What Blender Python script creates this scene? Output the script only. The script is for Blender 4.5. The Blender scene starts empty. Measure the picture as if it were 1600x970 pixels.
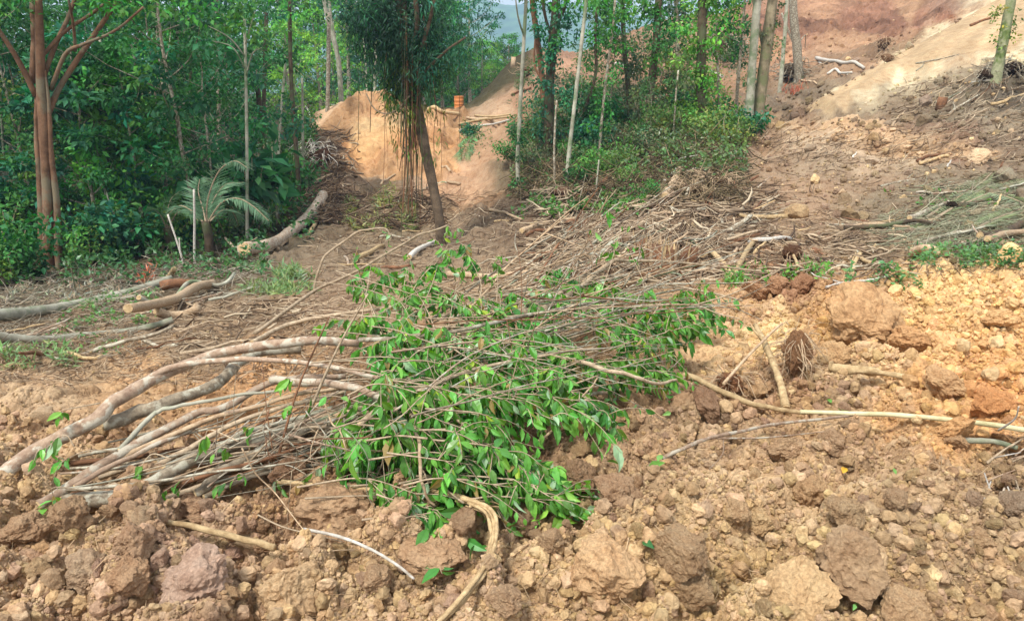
import bpy, bmesh, math, random
import numpy as np
from mathutils import Vector, Matrix
R = math.radians
SC = bpy.context.scene
COL = SC.collection
rng = np.random.default_rng(7)
random.seed(7)

# ---------------------------------------------------------------- camera
EYE = 1.7; TH = R(18.0); F = 1232.0
cam_d = bpy.data.cameras.new('camera'); cam = bpy.data.objects.new('camera', cam_d); COL.objects.link(cam)
cam.location = (0, 0, EYE); cam.rotation_euler = (R(90) - TH, 0, 0)
cam_d.sensor_width = 36; cam_d.lens = 36 * F / 1600; cam_d.clip_end = 4000; cam_d.clip_start = 0.05
SC.camera = cam

# ---------------------------------------------------------------- light
SUN_EL, SUN_AZ = 58.0, 215.0       # azimuth measured clockwise from +Y (high sun behind thin cloud, behind left of the viewer)
w = bpy.data.worlds.new("World"); SC.world = w; w.use_nodes = True
nt = w.node_tree; bg = nt.nodes['Background']
sky = nt.nodes.new('ShaderNodeTexSky'); sky.sky_type = 'NISHITA'; sky.sun_disc = False
sky.sun_elevation = R(SUN_EL); sky.sun_rotation = R(SUN_AZ); sky.air_density = 1.2; sky.dust_density = 3.0
tcw = nt.nodes.new('ShaderNodeTexCoord'); nz = nt.nodes.new('ShaderNodeTexNoise'); nz.inputs['Scale'].default_value = 2.2; nz.inputs['Detail'].default_value = 6
mapw = nt.nodes.new('ShaderNodeMapping'); mapw.inputs['Scale'].default_value = (1, 1, 3.5)
rw = nt.nodes.new('ShaderNodeMapRange'); rw.inputs['From Min'].default_value = .3; rw.inputs['From Max'].default_value = .62
rw.inputs['To Min'].default_value = .22; rw.inputs['To Max'].default_value = .97
mx = nt.nodes.new('ShaderNodeMix'); mx.data_type = 'RGBA'; mx.inputs[7].default_value = (8.6, 8.9, 9.3, 1)
L = nt.links
L.new(tcw.outputs['Generated'], mapw.inputs[0]); L.new(mapw.outputs[0], nz.inputs[0]); L.new(nz.outputs[0], rw.inputs[0])
L.new(rw.outputs[0], mx.inputs[0]); L.new(sky.outputs[0], mx.inputs[6]); L.new(mx.outputs[2], bg.inputs[0])
bg.inputs[1].default_value = 0.056
sd = bpy.data.lights.new('sun', 'SUN'); sun = bpy.data.objects.new('sun', sd); COL.objects.link(sun)
sd.energy = 1.5; sd.angle = R(10); sd.color = (1, .97, .91)
_a = R(SUN_AZ); _e = R(SUN_EL)
sdir = Vector((math.sin(_a) * math.cos(_e), math.cos(_a) * math.cos(_e), math.sin(_e)))
sun.rotation_euler = sdir.to_track_quat('Z', 'Y').to_euler(); sun.location = (0, 0, 30)
SC.view_settings.view_transform = 'Standard'; SC.view_settings.look = 'None'
SC.view_settings.exposure = 1.75; SC.view_settings.gamma = 1
SC.render.engine = 'CYCLES'
SC.cycles.max_bounces = 5; SC.cycles.diffuse_bounces = 3; SC.cycles.transmission_bounces = 3; SC.cycles.volume_bounces = 0

# ---------------------------------------------------------------- numpy noise
def _h(ix, iy, iz, s):
    n = (ix.astype(np.int64) * 374761393 + iy.astype(np.int64) * 668265263 + iz.astype(np.int64) * 2147483647 + s * 1274126177) & 0xffffffff
    n = ((n ^ (n >> 13)) * 1274126177) & 0xffffffff
    n = ((n ^ (n >> 16)) * 2246822519) & 0xffffffff
    return ((n ^ (n >> 15)) & 0xffffff) / float(0xffffff)
def vnoise(x, y, z=None, s=0):
    x = np.asarray(x, float); y = np.asarray(y, float)
    z = np.zeros_like(x) if z is None else np.asarray(z, float)
    fx, fy, fz = np.floor(x), np.floor(y), np.floor(z)
    u, v, t = x - fx, y - fy, z - fz
    u = u*u*(3-2*u); v = v*v*(3-2*v); t = t*t*(3-2*t)
    def c(a, b, d): return _h(fx + a, fy + b, fz + d, s)
    def l2(d): return (c(0,0,d)*(1-u)+c(1,0,d)*u)*(1-v)+(c(0,1,d)*(1-u)+c(1,1,d)*u)*v
    r = l2(0)
    if np.any(t): r = r*(1-t) + l2(1)*t
    return r*2-1
def fbm(x, y, z=None, o=4, s=0, g=.5):
    a = 1; r = 0; x = np.asarray(x, float); y = np.asarray(y, float)
    for i in range(o):
        r = r + a*vnoise(x, y, z, s+i*17); x = x*2.03+3.1; y = y*2.03-1.7
        if z is not None: z = z*2.03+.9
        a *= g
    return r
def domes(x, y, s=0, rmin=.35, rmax=.8):            # packed rounded lumps, height in cell units
    fx, fy = np.floor(x), np.floor(y); out = np.zeros_like(x)
    for i in (-1, 0, 1):
        for j in (-1, 0, 1):
            cx, cy = fx+i, fy+j; zz = np.zeros_like(cx)
            px = cx + _h(cx, cy, zz, s); py = cy + _h(cx, cy, zz, s+5)
            r = rmin + (rmax-rmin)*_h(cx, cy, zz, s+9)**2
            ang = _h(cx, cy, zz, s+11)*6.28; dx, dy = x-px, y-py
            a = dx*np.cos(ang)+dy*np.sin(ang); b = -dx*np.sin(ang)+dy*np.cos(ang)
            d2 = (a*a+b*b*1.7)/(r*r)
            out = np.maximum(out, np.sqrt(np.clip(1-d2, 0, None))*r)
    return out
def worl3(x, y, z, s=0):
    fx, fy, fz = np.floor(x), np.floor(y), np.floor(z); out = np.full_like(x, 9.)
    for i in (-1, 0, 1):
        for j in (-1, 0, 1):
            for k in (-1, 0, 1):
                a, b, c = fx+i, fy+j, fz+k
                d = (x-a-_h(a, b, c, s))**2+(y-b-_h(a, b, c, s+3))**2+(z-c-_h(a, b, c, s+7))**2
                out = np.minimum(out, d)
    return np.sqrt(out)
def lin(c):
    c = np.asarray(c, float)/255.
    return np.where(c < .04045, c/12.92, ((c+.055)/1.055)**2.4)

# ---------------------------------------------------------------- pixel <-> world
ct, st_ = math.cos(TH), math.sin(TH)
def pix_dir(px, py):            # direction scaled so forward (Y) = 1
    u = (np.asarray(px, float)-800)/F; v = (485-np.asarray(py, float))/F
    d = ct + st_*v
    return u/d, (-st_ + ct*v)/d
def world_pix(x, y, z):
    zz = z-EYE; cz = y*ct - zz*st_; cy = y*st_ + zz*ct
    return 800+F*x/cz, 485-F*cy/cz

# ---------------------------------------------------------------- terrain: (px, py, depth) measured down each column
CP = {
 -500: [(760,2.9),(640,4.2),(560,6.5),(480,12),(430,19),(400,26),(340,40),(240,60),(160,85)],
 0:   [(760,2.85),(700,3.25),(640,3.8),(600,4.8),(570,6),(540,8),(500,11),(455,15),(425,18),(395,24),(365,32),(290,50),(190,80)],
 200: [(760,2.85),(700,3.2),(640,3.75),(600,4.5),(570,5.5),(530,7.5),(480,11),(440,15.5),(415,19),(390,25),(360,32),(290,50),(190,80)],
 400: [(760,2.85),(700,3.2),(640,3.75),(600,4.3),(560,5.3),(520,7),(470,10),(430,14),(400,18.5),(375,23),(350,28),(290,45),(190,80)],
 500: [(760,2.85),(640,3.75),(560,5.2),(500,7.5),(440,12),(400,16),(365,21),(330,25),(300,29),(240,33),(205,37),(200,46),(160,80)],
 570: [(700,3.2),(640,3.75),(560,5),(500,7),(440,11),(400,15.5),(365,21),(330,25),(300,28),(275,31),(220,35.5),(180,38.5),(152,41),(200,47),(170,80)],
 640: [(700,3.2),(640,3.75),(560,5),(500,7),(440,10.5),(400,15),(365,21),(330,25),(300,28),(270,31),(220,35),(185,38.5),(168,41),(163,50),(185,56),(150,90)],
 740: [(700,3.2),(640,3.75),(560,5),(500,6.8),(450,9),(400,15),(370,20),(340,24),(300,28),(260,32),(220,37),(185,42),(168,48),(160,54),(185,62),(140,95)],
 800: [(700,3.2),(640,3.75),(560,4.9),(500,6.6),(440,9),(400,13.5),(360,18),(320,22),(280,26),(240,29.5),(190,35),(150,44),(120,50),(93,55),(150,64),(120,95)],
 870: [(700,3.2),(640,3.72),(560,4.8),(500,6.4),(440,8.6),(400,12),(350,17),(320,20),(290,23),(250,26.5),(200,33),(150,41),(100,50),(82,56),(120,66),(110,95)],
 1000:[(700,3.2),(640,3.7),(560,4.7),(500,6.2),(450,7.8),(400,10.5),(350,13.5),(310,17),(270,21.5),(230,26.5),(180,33),(120,42),(70,52),(45,60),(60,70),(80,95)],
 1180:[(700,3.2),(640,3.7),(560,4.6),(500,5.7),(450,7),(400,9.5),(350,12.5),(300,16),(255,20),(215,27.5),(150,37),(80,50),(30,62),(10,75),(10,95)],
 1260:[(700,3.2),(640,3.7),(560,4.5),(520,5.2),(480,5.9),(450,7),(400,9.3),(350,12),(300,15),(250,18.5),(205,23),(170,28),(120,38),(60,52),(10,68),(-20,90)],
 1340:[(700,3.2),(640,3.7),(560,4.35),(510,4.9),(470,5.5),(447,6.0),(450,7.4),(425,8.5),(380,10.3),(330,13),(280,16),(240,18.5),(205,21.5),(150,27),(105,36),(60,50),(5,66),(-25,90)],
 1440:[(700,3.2),(640,3.65),(560,4.25),(500,4.8),(450,5.5),(424,6.1),(440,7.6),(405,8.8),(370,10.3),(330,12.3),(280,15),(240,17.5),(200,20),(140,24),(80,32),(40,46),(0,62),(-30,90)],
 1600:[(700,3.2),(620,3.8),(560,4.2),(490,4.8),(440,5.5),(417,6.1),(432,7.4),(400,8.6),(360,10.2),(330,11.5),(280,13.8),(220,16.2),(160,19),(115,22),(65,28),(0,36),(-60,50),(-90,90)],
 2100:[(700,3.2),(600,4.0),(500,5.2),(440,6.2),(380,8.5),(300,12),(220,16),(120,21),(40,28),(-60,42),(-120,90)],
}
_s, _t, _e2 = [], [], []
for px, lst in CP.items():
    for py, Y in lst:
        s, e = pix_dir(px, py); _s.append(float(s)); _t.append(math.log(Y)); _e2.append(float(e)*1.0)
for s in (-1.0, -.6, -.3, 0, .3, .6, 1.0):
    for Y in (.5, .8, 1.2, 1.7, 2.1):
        _s.append(s); _t.append(math.log(Y)); _e2.append(-EYE/Y)
    for Y, z in ((160, -6), (300, -22), (700, -30)):
        _s.append(s); _t.append(math.log(Y)); _e2.append((z + (16 if s > .3 and Y < 200 else 0) - EYE)/Y)
_s = np.array(_s); _t = np.array(_t); _e2 = np.array(_e2); C2 = .012; SX = 1.3
# interpolate e against -EYE/Y so that flat near ground stays exact
_res = _e2 + EYE*np.exp(-_t)
def _k(a, b): return np.sqrt(((a[0][:, None]-b[0][None])*SX)**2 + (a[1][:, None]-b[1][None])**2 + C2)
_n = len(_s); _P = np.stack([np.ones(_n), _s, _t], 1)
_A = np.zeros((_n+3, _n+3)); _A[:_n, :_n] = _k((_s, _t), (_s, _t)) - 1e-4*np.eye(_n); _A[:_n, _n:] = _P; _A[_n:, :_n] = _P.T
_W = np.linalg.solve(_A, np.concatenate([_res, np.zeros(3)]))
def z_base(s, t):
    s = s.ravel(); t = t.ravel(); out = np.empty(len(s))
    for i in range(0, len(s), 20000):
        a, b = s[i:i+20000], t[i:i+20000]
        r = _k((a, b), (_s, _t)) @ _W[:_n] + _W[_n] + _W[_n+1]*a + _W[_n+2]*b
        out[i:i+20000] = r*np.exp(b)          # z = EYE + Y*(res - EYE/Y)
    return out
# colour and roughness control points: px,py, r,g,b (own soil colour), lump, fine
CC = np.array([
 (100,900,172,136,104,1,1),(300,870,168,132,104,1,1),(500,900,178,142,106,1,1),(700,880,174,138,104,1,1),(900,900,178,142,104,1,1),
 (1100,880,182,146,104,1,1),(1300,860,176,142,104,1,1),(1500,850,166,132,98,1,1),(1180,780,178,142,106,1,1),(1400,740,166,132,100,1,1),
 (1560,760,158,126,96,.9,1),(40,700,170,134,100,.6,.8),(200,760,160,126,96,.8,1),(60,800,168,132,98,1,1),(420,680,172,126,84,.7,1),
 (600,640,120,88,64,.7,1),(800,660,112,82,60,.7,1),(450,760,160,122,90,1,1),(1100,680,164,130,98,.9,1),(1000,740,160,124,92,1,1),
 (60,610,164,130,98,.5,.8),(200,590,166,126,88,.45,.8),(400,580,176,128,84,.4,.8),(100,560,132,106,80,.35,.8),(300,540,128,102,78,.3,.8),
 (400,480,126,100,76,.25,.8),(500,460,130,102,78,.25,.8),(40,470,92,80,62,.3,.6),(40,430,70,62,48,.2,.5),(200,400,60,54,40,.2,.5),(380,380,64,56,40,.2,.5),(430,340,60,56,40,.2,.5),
 (500,400,128,102,76,.25,.8),(700,400,134,106,80,.3,.8),(620,340,128,104,74,.25,.8),(560,310,124,98,72,.3,.8),(700,330,142,110,78,.3,.8),(780,350,122,94,70,.35,.9),
 (520,290,120,88,66,.3,.8),(560,240,196,152,104,.06,.3),(590,200,212,168,116,.04,.25),(620,180,216,172,120,.03,.2),(540,180,196,146,100,.06,.3),(660,240,194,142,96,.08,.35),
 (740,250,176,128,88,.1,.4),(700,180,200,148,102,.08,.4),(720,290,182,130,88,.2,.5),(760,200,172,128,90,.1,.4),(640,290,150,112,78,.2,.6),
 (780,130,160,116,82,.1,.5),(830,130,156,110,78,.1,.5),(760,170,176,134,96,.1,.4),(820,100,168,116,80,.1,.5),(800,170,160,112,78,.15,.6),(900,100,160,110,78,.15,.6),
 (820,250,96,84,60,.3,.8),(880,230,90,84,56,.3,.8),(960,250,96,86,60,.3,.8),(1050,230,110,90,64,.3,.8),(1000,180,120,94,66,.25,.8),(1100,200,150,112,78,.25,.8),(950,120,150,104,72,.2,.7),(1070,150,160,110,74,.2,.7),
 (850,290,110,88,64,.3,.8),(950,310,112,90,66,.35,.9),(1050,290,120,96,70,.35,.9),(900,380,114,88,66,.6,1),(1000,400,112,86,64,.9,1),(1100,400,116,90,68,.8,1),(900,440,134,106,78,.4,1),
 (1150,300,150,114,82,.2,.8),(1250,300,156,118,86,.2,.8),(1200,250,154,116,84,.2,.8),(1350,290,148,114,84,.2,.8),(1250,370,136,106,80,.3,.9),(1150,380,146,112,84,.3,.9),(1180,430,150,108,76,.5,1),(1220,440,144,100,70,.6,1),
 (1200,170,122,98,76,.2,.7),(1280,140,124,98,74,.2,.7),(1250,180,136,100,74,.2,.7),(1230,90,170,116,74,.2,.6),(1330,60,176,124,80,.15,.6),(1280,20,176,120,76,.15,.6),(1420,30,176,124,80,.15,.6),(1350,100,146,112,84,.2,.7),(1480,10,150,104,78,.15,.6),
 (1240,36,140,88,60,.25,1),(1290,42,142,90,60,.25,1),(1340,40,146,90,60,.25,1),(1390,36,144,90,62,.25,1),(1440,44,140,88,60,.25,1),(1490,34,144,90,62,.25,1),
 (1320,155,204,176,134,.02,.3),(1400,115,210,184,142,.02,.25),(1480,75,216,190,148,.02,.25),(1550,40,218,192,150,.02,.25),(1600,10,212,188,148,.03,.25),(1540,70,208,182,140,.03,.3),(1600,50,196,170,130,.05,.4),(1440,118,190,162,122,.05,.4),(1500,105,170,140,106,.1,.6),
 (1400,170,132,104,78,.2,.7),(1340,185,136,106,78,.2,.7),(1500,140,130,108,84,.2,.7),(1580,140,104,88,72,.25,.7),(1480,180,124,102,78,.2,.7),(1560,190,138,114,88,.25,.7),
 (1250,205,174,138,104,.2,.7),(1350,222,178,142,108,.25,.8),(1440,240,184,148,112,.3,.8),(1500,235,140,100,76,.25,.8),(1580,240,132,104,80,.25,.8),(1450,210,140,104,78,.2,.8),
 (1450,290,128,106,82,.25,.8),(1560,300,122,106,82,.25,.8),(1400,340,126,104,80,.25,.8),(1580,360,122,104,78,.3,.8),(1350,380,124,100,76,.3,.9),(1500,390,116,100,72,.3,.9),
 (1300,500,176,128,78,.6,1),(1340,480,164,126,90,.7,1),(1400,470,196,150,98,.7,1),(1500,450,206,162,106,.7,1),(1580,450,204,158,104,.7,1),(1450,540,200,152,98,.8,1),(1550,560,202,150,94,.8,1),(1380,560,190,148,104,.7,1),
 (1540,630,196,136,78,.8,1),(1480,650,192,142,88,.8,1),(1300,600,168,134,100,.7,1),(1200,520,200,162,112,.3,.8),(1160,500,178,138,100,.4,.9),(1240,600,150,112,80,.6,1),(1140,560,186,146,104,.4,.9),(1100,620,150,112,82,.6,1),
], float)
CCl = np.concatenate([CC[:, :2], lin(CC[:, 2:5]), CC[:, 5:]], 1)
POLYS = [
 ([(1262,180),(1330,138),(1440,74),(1570,3),(1700,-60),(1700,20),(1600,72),(1500,98),(1400,128),(1305,188)], (172,150,120), .015, .14, 5),
 ([(1205,196),(1290,196),(1370,205),(1450,222),(1560,238),(1560,256),(1470,254),(1400,242),(1330,228),(1210,212)], (168,142,114), .28, .8, 18),
 ([(492,205),(520,182),(565,146),(600,150),(700,158),(735,172),(722,215),(715,262),(690,300),(640,272),(600,262),(520,280),(518,240)], (168,134,100), .2, 1.1, 9),
 ([(560,200),(600,180),(640,170),(655,190),(600,225),(560,240),(540,235)], (182,154,116), .08, .7, 14),
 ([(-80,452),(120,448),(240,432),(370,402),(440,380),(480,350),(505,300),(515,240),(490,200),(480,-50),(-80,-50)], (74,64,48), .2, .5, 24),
]
def poly_sd(pl, x, y):
    d = np.full(x.shape, 1e9); ins = np.zeros(x.shape, bool); n = len(pl)
    for i in range(n):
        a, b = pl[i], pl[(i+1) % n]; e = b-a
        t = np.clip(((x-a[0])*e[0]+(y-a[1])*e[1])/(e@e), 0, 1)
        d = np.minimum(d, (x-a[0]-e[0]*t)**2+(y-a[1]-e[1]*t)**2)
        ins ^= ((a[1] > y) != (b[1] > y)) & (x < e[0]*(y-a[1])/(e[1] if e[1] else 1e-9)+a[0])
    return np.where(ins, -1, 1)*np.sqrt(d)
def zones(x, y, z):
    px, py = world_pix(x, y, z); px = np.clip(px, -60, 1660); py = np.clip(py, -10, 960)
    wx = px + 26*fbm(px/60, py/45, s=31, o=3); wy = py + 16*fbm(px/60, py/45, s=57, o=3)
    out = np.zeros((len(px), 5))
    for i in range(0, len(px), 40000):
        d = ((wx[i:i+40000, None]-CCl[None, :, 0])/1.5)**2 + (wy[i:i+40000, None]-CCl[None, :, 1])**2 + 60
        ww = d**-2.2; ww /= ww.sum(1, keepdims=True)
        out[i:i+40000] = ww @ CCl[:, 2:]
    fgk = np.clip((y-7)/9, 0, 1)[:, None]; sat = .80-.14*fgk; out[:, :3] = (out[:, :3]*sat + out[:, :3].mean(1, keepdims=True)*(1-sat))*np.array([1.29, 1.40, 1.38])*(1-.24*fgk)  # farther soil desaturated, and darkened in colour to stand in for missing self-shadow
    wx = px + 7*fbm(px/25, py/18, s=33, o=3); wy = py + 5*fbm(px/25, py/18, s=58, o=3)
    for poly, col, lump, fine, soft in POLYS:
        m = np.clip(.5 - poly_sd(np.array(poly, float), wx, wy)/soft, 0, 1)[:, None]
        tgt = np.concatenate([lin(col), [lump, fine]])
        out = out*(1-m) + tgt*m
    far = (np.clip((y-45)/4, 0, 1)*np.clip((860-px)/40, 0, 1))[:, None]      # forest floor beyond the clearing
    return out*(1-far) + np.concatenate([lin((66, 62, 44)), [.1, .4]])*far
def displace(x, y, lump, fine):
    wx = x + .05*fbm(x*6, y*6, s=3, o=2); wy = y + .05*fbm(x*6+9, y*6, s=4, o=2)
    d = .75*domes(wx/.34, wy/.34, 1)*.34 + .7*domes(wx/.15+7, wy/.15, 2)*.15 + .75*domes(wx/.065, wy/.065+3, 3)*.065 + .6*domes(wx/.028, wy/.028, 4)*.028
    d = d*lump
    far = np.clip(y/7-.6, 0, 2.5)
    d += far*lump*(.24*domes(x/1.1, y/1.1, 12)*1.1 + .45*domes(x/.45, y/.45, 13)*.45)
    ff = np.clip((y-12)/10, 0, 1)*fine
    rid = 1-np.abs(fbm(x/2.2+.3*fbm(x/1.5, y/1.5, s=77, o=2), y/3.4, s=21, o=4)); rid2 = 1-np.abs(fbm((x+y*.5)/.9, (y-x*.3)/1.8, s=22, o=3))
    d += ff*(.55*rid+.26*rid2-.6) + ff*.22*domes(x/1.3, y/1.3, 23)
    d += fine*(.03*fbm(x*2, y*2, s=8, o=5, g=.55) + .10*far*fbm(x*.6, y*.6, s=9, o=4))
    return d - .07*lump
SG = np.concatenate([np.linspace(-2.4, -.86, 60, endpoint=False), np.linspace(-.86, .86, 1080, endpoint=False), np.linspace(.86, 2.4, 60)])
TG = np.concatenate([np.linspace(math.log(.5), math.log(1.85), 50, endpoint=False), np.linspace(math.log(1.85), math.log(7), 700, endpoint=False),
                     np.linspace(math.log(7), math.log(75), 430, endpoint=False), np.linspace(math.log(75), math.log(700), 60)])
sg = np.concatenate([np.linspace(-2.4, -.9, 20, endpoint=False), np.linspace(-.9, .9, 240, endpoint=False), np.linspace(.9, 2.4, 21)])
tg = np.linspace(TG[0], TG[-1], 400)
def grid_lookup(sa, ta, G, s, t):
    i = np.clip(np.interp(s, sa, np.arange(len(sa))), 0, len(sa)-1.0001); j = np.clip(np.interp(t, ta, np.arange(len(ta))), 0, len(ta)-1.0001)
    i0 = i.astype(int); j0 = j.astype(int); a = i-i0; b = j-j0
    return (G[j0, i0]*(1-a)+G[j0, i0+1]*a)*(1-b)+(G[j0+1, i0]*(1-a)+G[j0+1, i0+1]*a)*b
_sm, _tm = np.meshgrid(sg, tg)
ZB = z_base(_sm, _tm).reshape(_sm.shape)
Sm, Tm = np.meshgrid(SG, TG); Sm = Sm.ravel(); Tm = Tm.ravel()
YG = np.exp(Tm); XG = Sm*YG; ZG = grid_lookup(sg, tg, ZB, Sm, Tm)
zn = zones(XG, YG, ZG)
vis = np.clip((100-YG)/30, 0, 1)
_px, _py = world_pix(XG, YG, ZG); _rm = np.clip(.5-poly_sd(np.array(POLYS[0][0], float), _px, _py)/16, 0, 1)*(_px > 1240); ZG = ZG+.45*_rm*np.clip((YG-18)/8, 0, 1)
ZG = ZG + displace(XG, YG, zn[:, 3]*vis, zn[:, 4])
ZD = ZG.reshape(len(TG), len(SG))
def hb(x, y): y = np.maximum(np.asarray(y, float), .5); return grid_lookup(sg, tg, ZB, np.asarray(x)/y, np.log(y))
def hd(x, y): y = np.maximum(np.asarray(y, float), .5); return grid_lookup(SG, TG, ZD, np.asarray(x)/y, np.log(y))
_YS = np.exp(np.linspace(math.log(1.6), math.log(90), 900))
YMAX = [1e9]
def P(px, py, lift=0., disp=False):
    """point above the ground by 'lift' on the sight line of the photo position"""
    s, e = pix_dir(px, py)
    g = (hd if disp else hb)(s*_YS, _YS); dz = EYE+e*_YS - g - lift
    k = np.nonzero(dz <= 0)[0]
    if len(k) == 0: Y = 80.
    elif k[0] == 0: Y = _YS[0]
    else:
        i = k[0]; f = dz[i-1]/(dz[i-1]-dz[i]); Y = _YS[i-1]+(_YS[i]-_YS[i-1])*f
    Y = min(Y, YMAX[0])
    return Vector((float(s)*Y, Y, EYE+float(e)*Y))
def Pm(px, py):                  # many ground points at once -> x,y arrays
    s, e = pix_dir(px, py); Ys = _YS[::3]
    dz = EYE + e[:, None]*Ys - hd((s[:, None]*Ys).ravel(), np.tile(Ys, len(s))).reshape(len(s), -1)
    k = np.argmax(dz <= 0, 1); k[k == 0] = len(Ys)-1
    i = np.arange(len(s)); a = dz[i, k-1]; b = dz[i, k]; f = np.clip(a/(a-b+1e-9), 0, 1)
    Y = Ys[k-1]+(Ys[k]-Ys[k-1])*f
    return s*Y, Y
def W3(px, py, Y):
    s, e = pix_dir(px, py); return Vector((float(s)*Y, Y, EYE+float(e)*Y))

# ---------------------------------------------------------------- mesh helpers
def mesh_np(name, V, faces, mat, cols=None, smooth=False, mids=None):
    """faces: list of int arrays (n,k)"""
    me = bpy.data.meshes.new(name)
    V = np.asarray(V, np.float32); faces = [np.asarray(f) for f in faces if len(f)]
    nl = sum(f.size for f in faces); nf = sum(len(f) for f in faces)
    me.vertices.add(len(V)); me.vertices.foreach_set('co', V.ravel())
    me.loops.add(nl); me.loops.foreach_set('vertex_index', np.concatenate([f.ravel() for f in faces]).astype(np.int32))
    me.polygons.add(nf)
    tot = np.concatenate([np.full(len(f), f.shape[1]) for f in faces]); st = np.concatenate([[0], np.cumsum(tot)[:-1]])
    me.polygons.foreach_set('loop_start', st.astype(np.int32)); me.polygons.foreach_set('loop_total', tot.astype(np.int32))
    me.polygons.foreach_set('use_smooth', np.full(nf, smooth))
    if cols is not None:
        a = me.color_attributes.new('Col', 'FLOAT_COLOR', 'POINT')
        c = np.ones((len(V), 4), np.float32); c[:, :3] = cols; a.data.foreach_set('color', c.ravel())
    me.materials.append(mat)
    me.update(calc_edges=True); me.validate()
    return me
def tag(o, label=None, cat=None, group=None, kind=None):
    if label: o['label'] = label
    if cat: o['category'] = cat
    if group: o['group'] = group
    if kind: o['kind'] = kind
    return o
def ob(name, me, parent=None, loc=None):
    o = bpy.data.objects.new(name, me); COL.objects.link(o)
    if parent: o.parent = parent
    if loc is not None: o.location = loc
    return o
def empty(name, loc=(0, 0, 0), rz=0, sc=1):
    o = bpy.data.objects.new(name, None); COL.objects.link(o); o.location = loc; o.rotation_euler = (0, 0, rz); o.scale = (sc,)*3
    o.empty_display_size = .2
    return o
class MB:
    def __init__(s): s.V = []; s.F = {}; s.C = []; s.n = 0
    def add(s, V, faces, col=None):
        V = np.asarray(V, float)
        for f in faces:
            f = np.asarray(f)
            if len(f): s.F.setdefault(f.shape[1], []).append(f + s.n)
        s.V.append(V); s.n += len(V)
        s.C.append(np.broadcast_to(np.asarray((.5, .5, .5) if col is None else col, float), (len(V), 3)))
    def mesh(s, name, mat, smooth=False, origin=None):
        V = np.concatenate(s.V)
        if origin is not None: V = V - np.asarray(origin)
        return mesh_np(name, V, [np.concatenate(f) for f in s.F.values()], mat, np.concatenate(s.C), smooth)
def smooth_path(pts, n):
    pts = np.asarray([tuple(p) for p in pts], float)
    if len(pts) == 2: t = np.linspace(0, 1, n)[:, None]; return pts[0]*(1-t)+pts[1]*t
    P_ = np.vstack([2*pts[0]-pts[1], pts, 2*pts[-1]-pts[-2]])
    out = []; k = len(pts)-1
    for u in np.linspace(0, k-1e-6, n):
        i = int(u); t = u-i; a, b, c, d = P_[i:i+4]
        out.append(.5*((2*b)+(c-a)*t+(2*a-5*b+4*c-d)*t*t+(3*b-a-3*c+d)*t**3))
    return np.array(out)
def tube(mb, pts, radii, ns=8, rough=0., col=None, seed=0, cap=True, flat=1.):
    pts = np.asarray(pts, float); n = len(pts); radii = np.broadcast_to(np.asarray(radii, float), (n,))
    T = np.gradient(pts, axis=0); T /= np.linalg.norm(T, axis=1, keepdims=True)+1e-9
    up = np.array([0, 0, 1.]) if abs(T[:, 2]).mean() < .8 else np.array([1., 0, 0])
    A = np.cross(T, up); A /= np.linalg.norm(A, axis=1, keepdims=True)+1e-9; B = np.cross(T, A)
    th = np.arange(ns)/ns*2*math.pi
    r = radii[:, None]*np.ones(ns)[None]
    if rough:
        g = np.cumsum(np.r_[0, np.linalg.norm(np.diff(pts, axis=0), axis=1)])
        mr = radii.mean()
        r = r*(1+rough*fbm((np.cos(th)*1.2+seed)[None]+0*g[:, None], (np.sin(th)*1.2)[None]+0*g[:, None], (g/mr*.35)[:, None]+0*th[None], o=3, s=seed))
    V = pts[:, None]+A[:, None]*(np.cos(th)[None, :, None]*r[..., None])+B[:, None]*(np.sin(th)[None, :, None]*r[..., None])*flat
    i = np.arange(n-1)[:, None]*ns; j = np.arange(ns)[None]; j2 = (j+1) % ns
    q = np.stack([i+j, i+j2, i+ns+j2, i+ns+j], -1).reshape(-1, 4)
    V = V.reshape(-1, 3); fs = [q]
    if cap:
        V = np.vstack([V, pts[0], pts[-1]]); a = np.arange(ns)
        fs.append(np.stack([(a+1) % ns, a, np.full(ns, n*ns)], -1)); fs.append(np.stack([(n-1)*ns+a, (n-1)*ns+(a+1) % ns, np.full(ns, n*ns+1)], -1))
    mb.add(V, fs, col)

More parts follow.
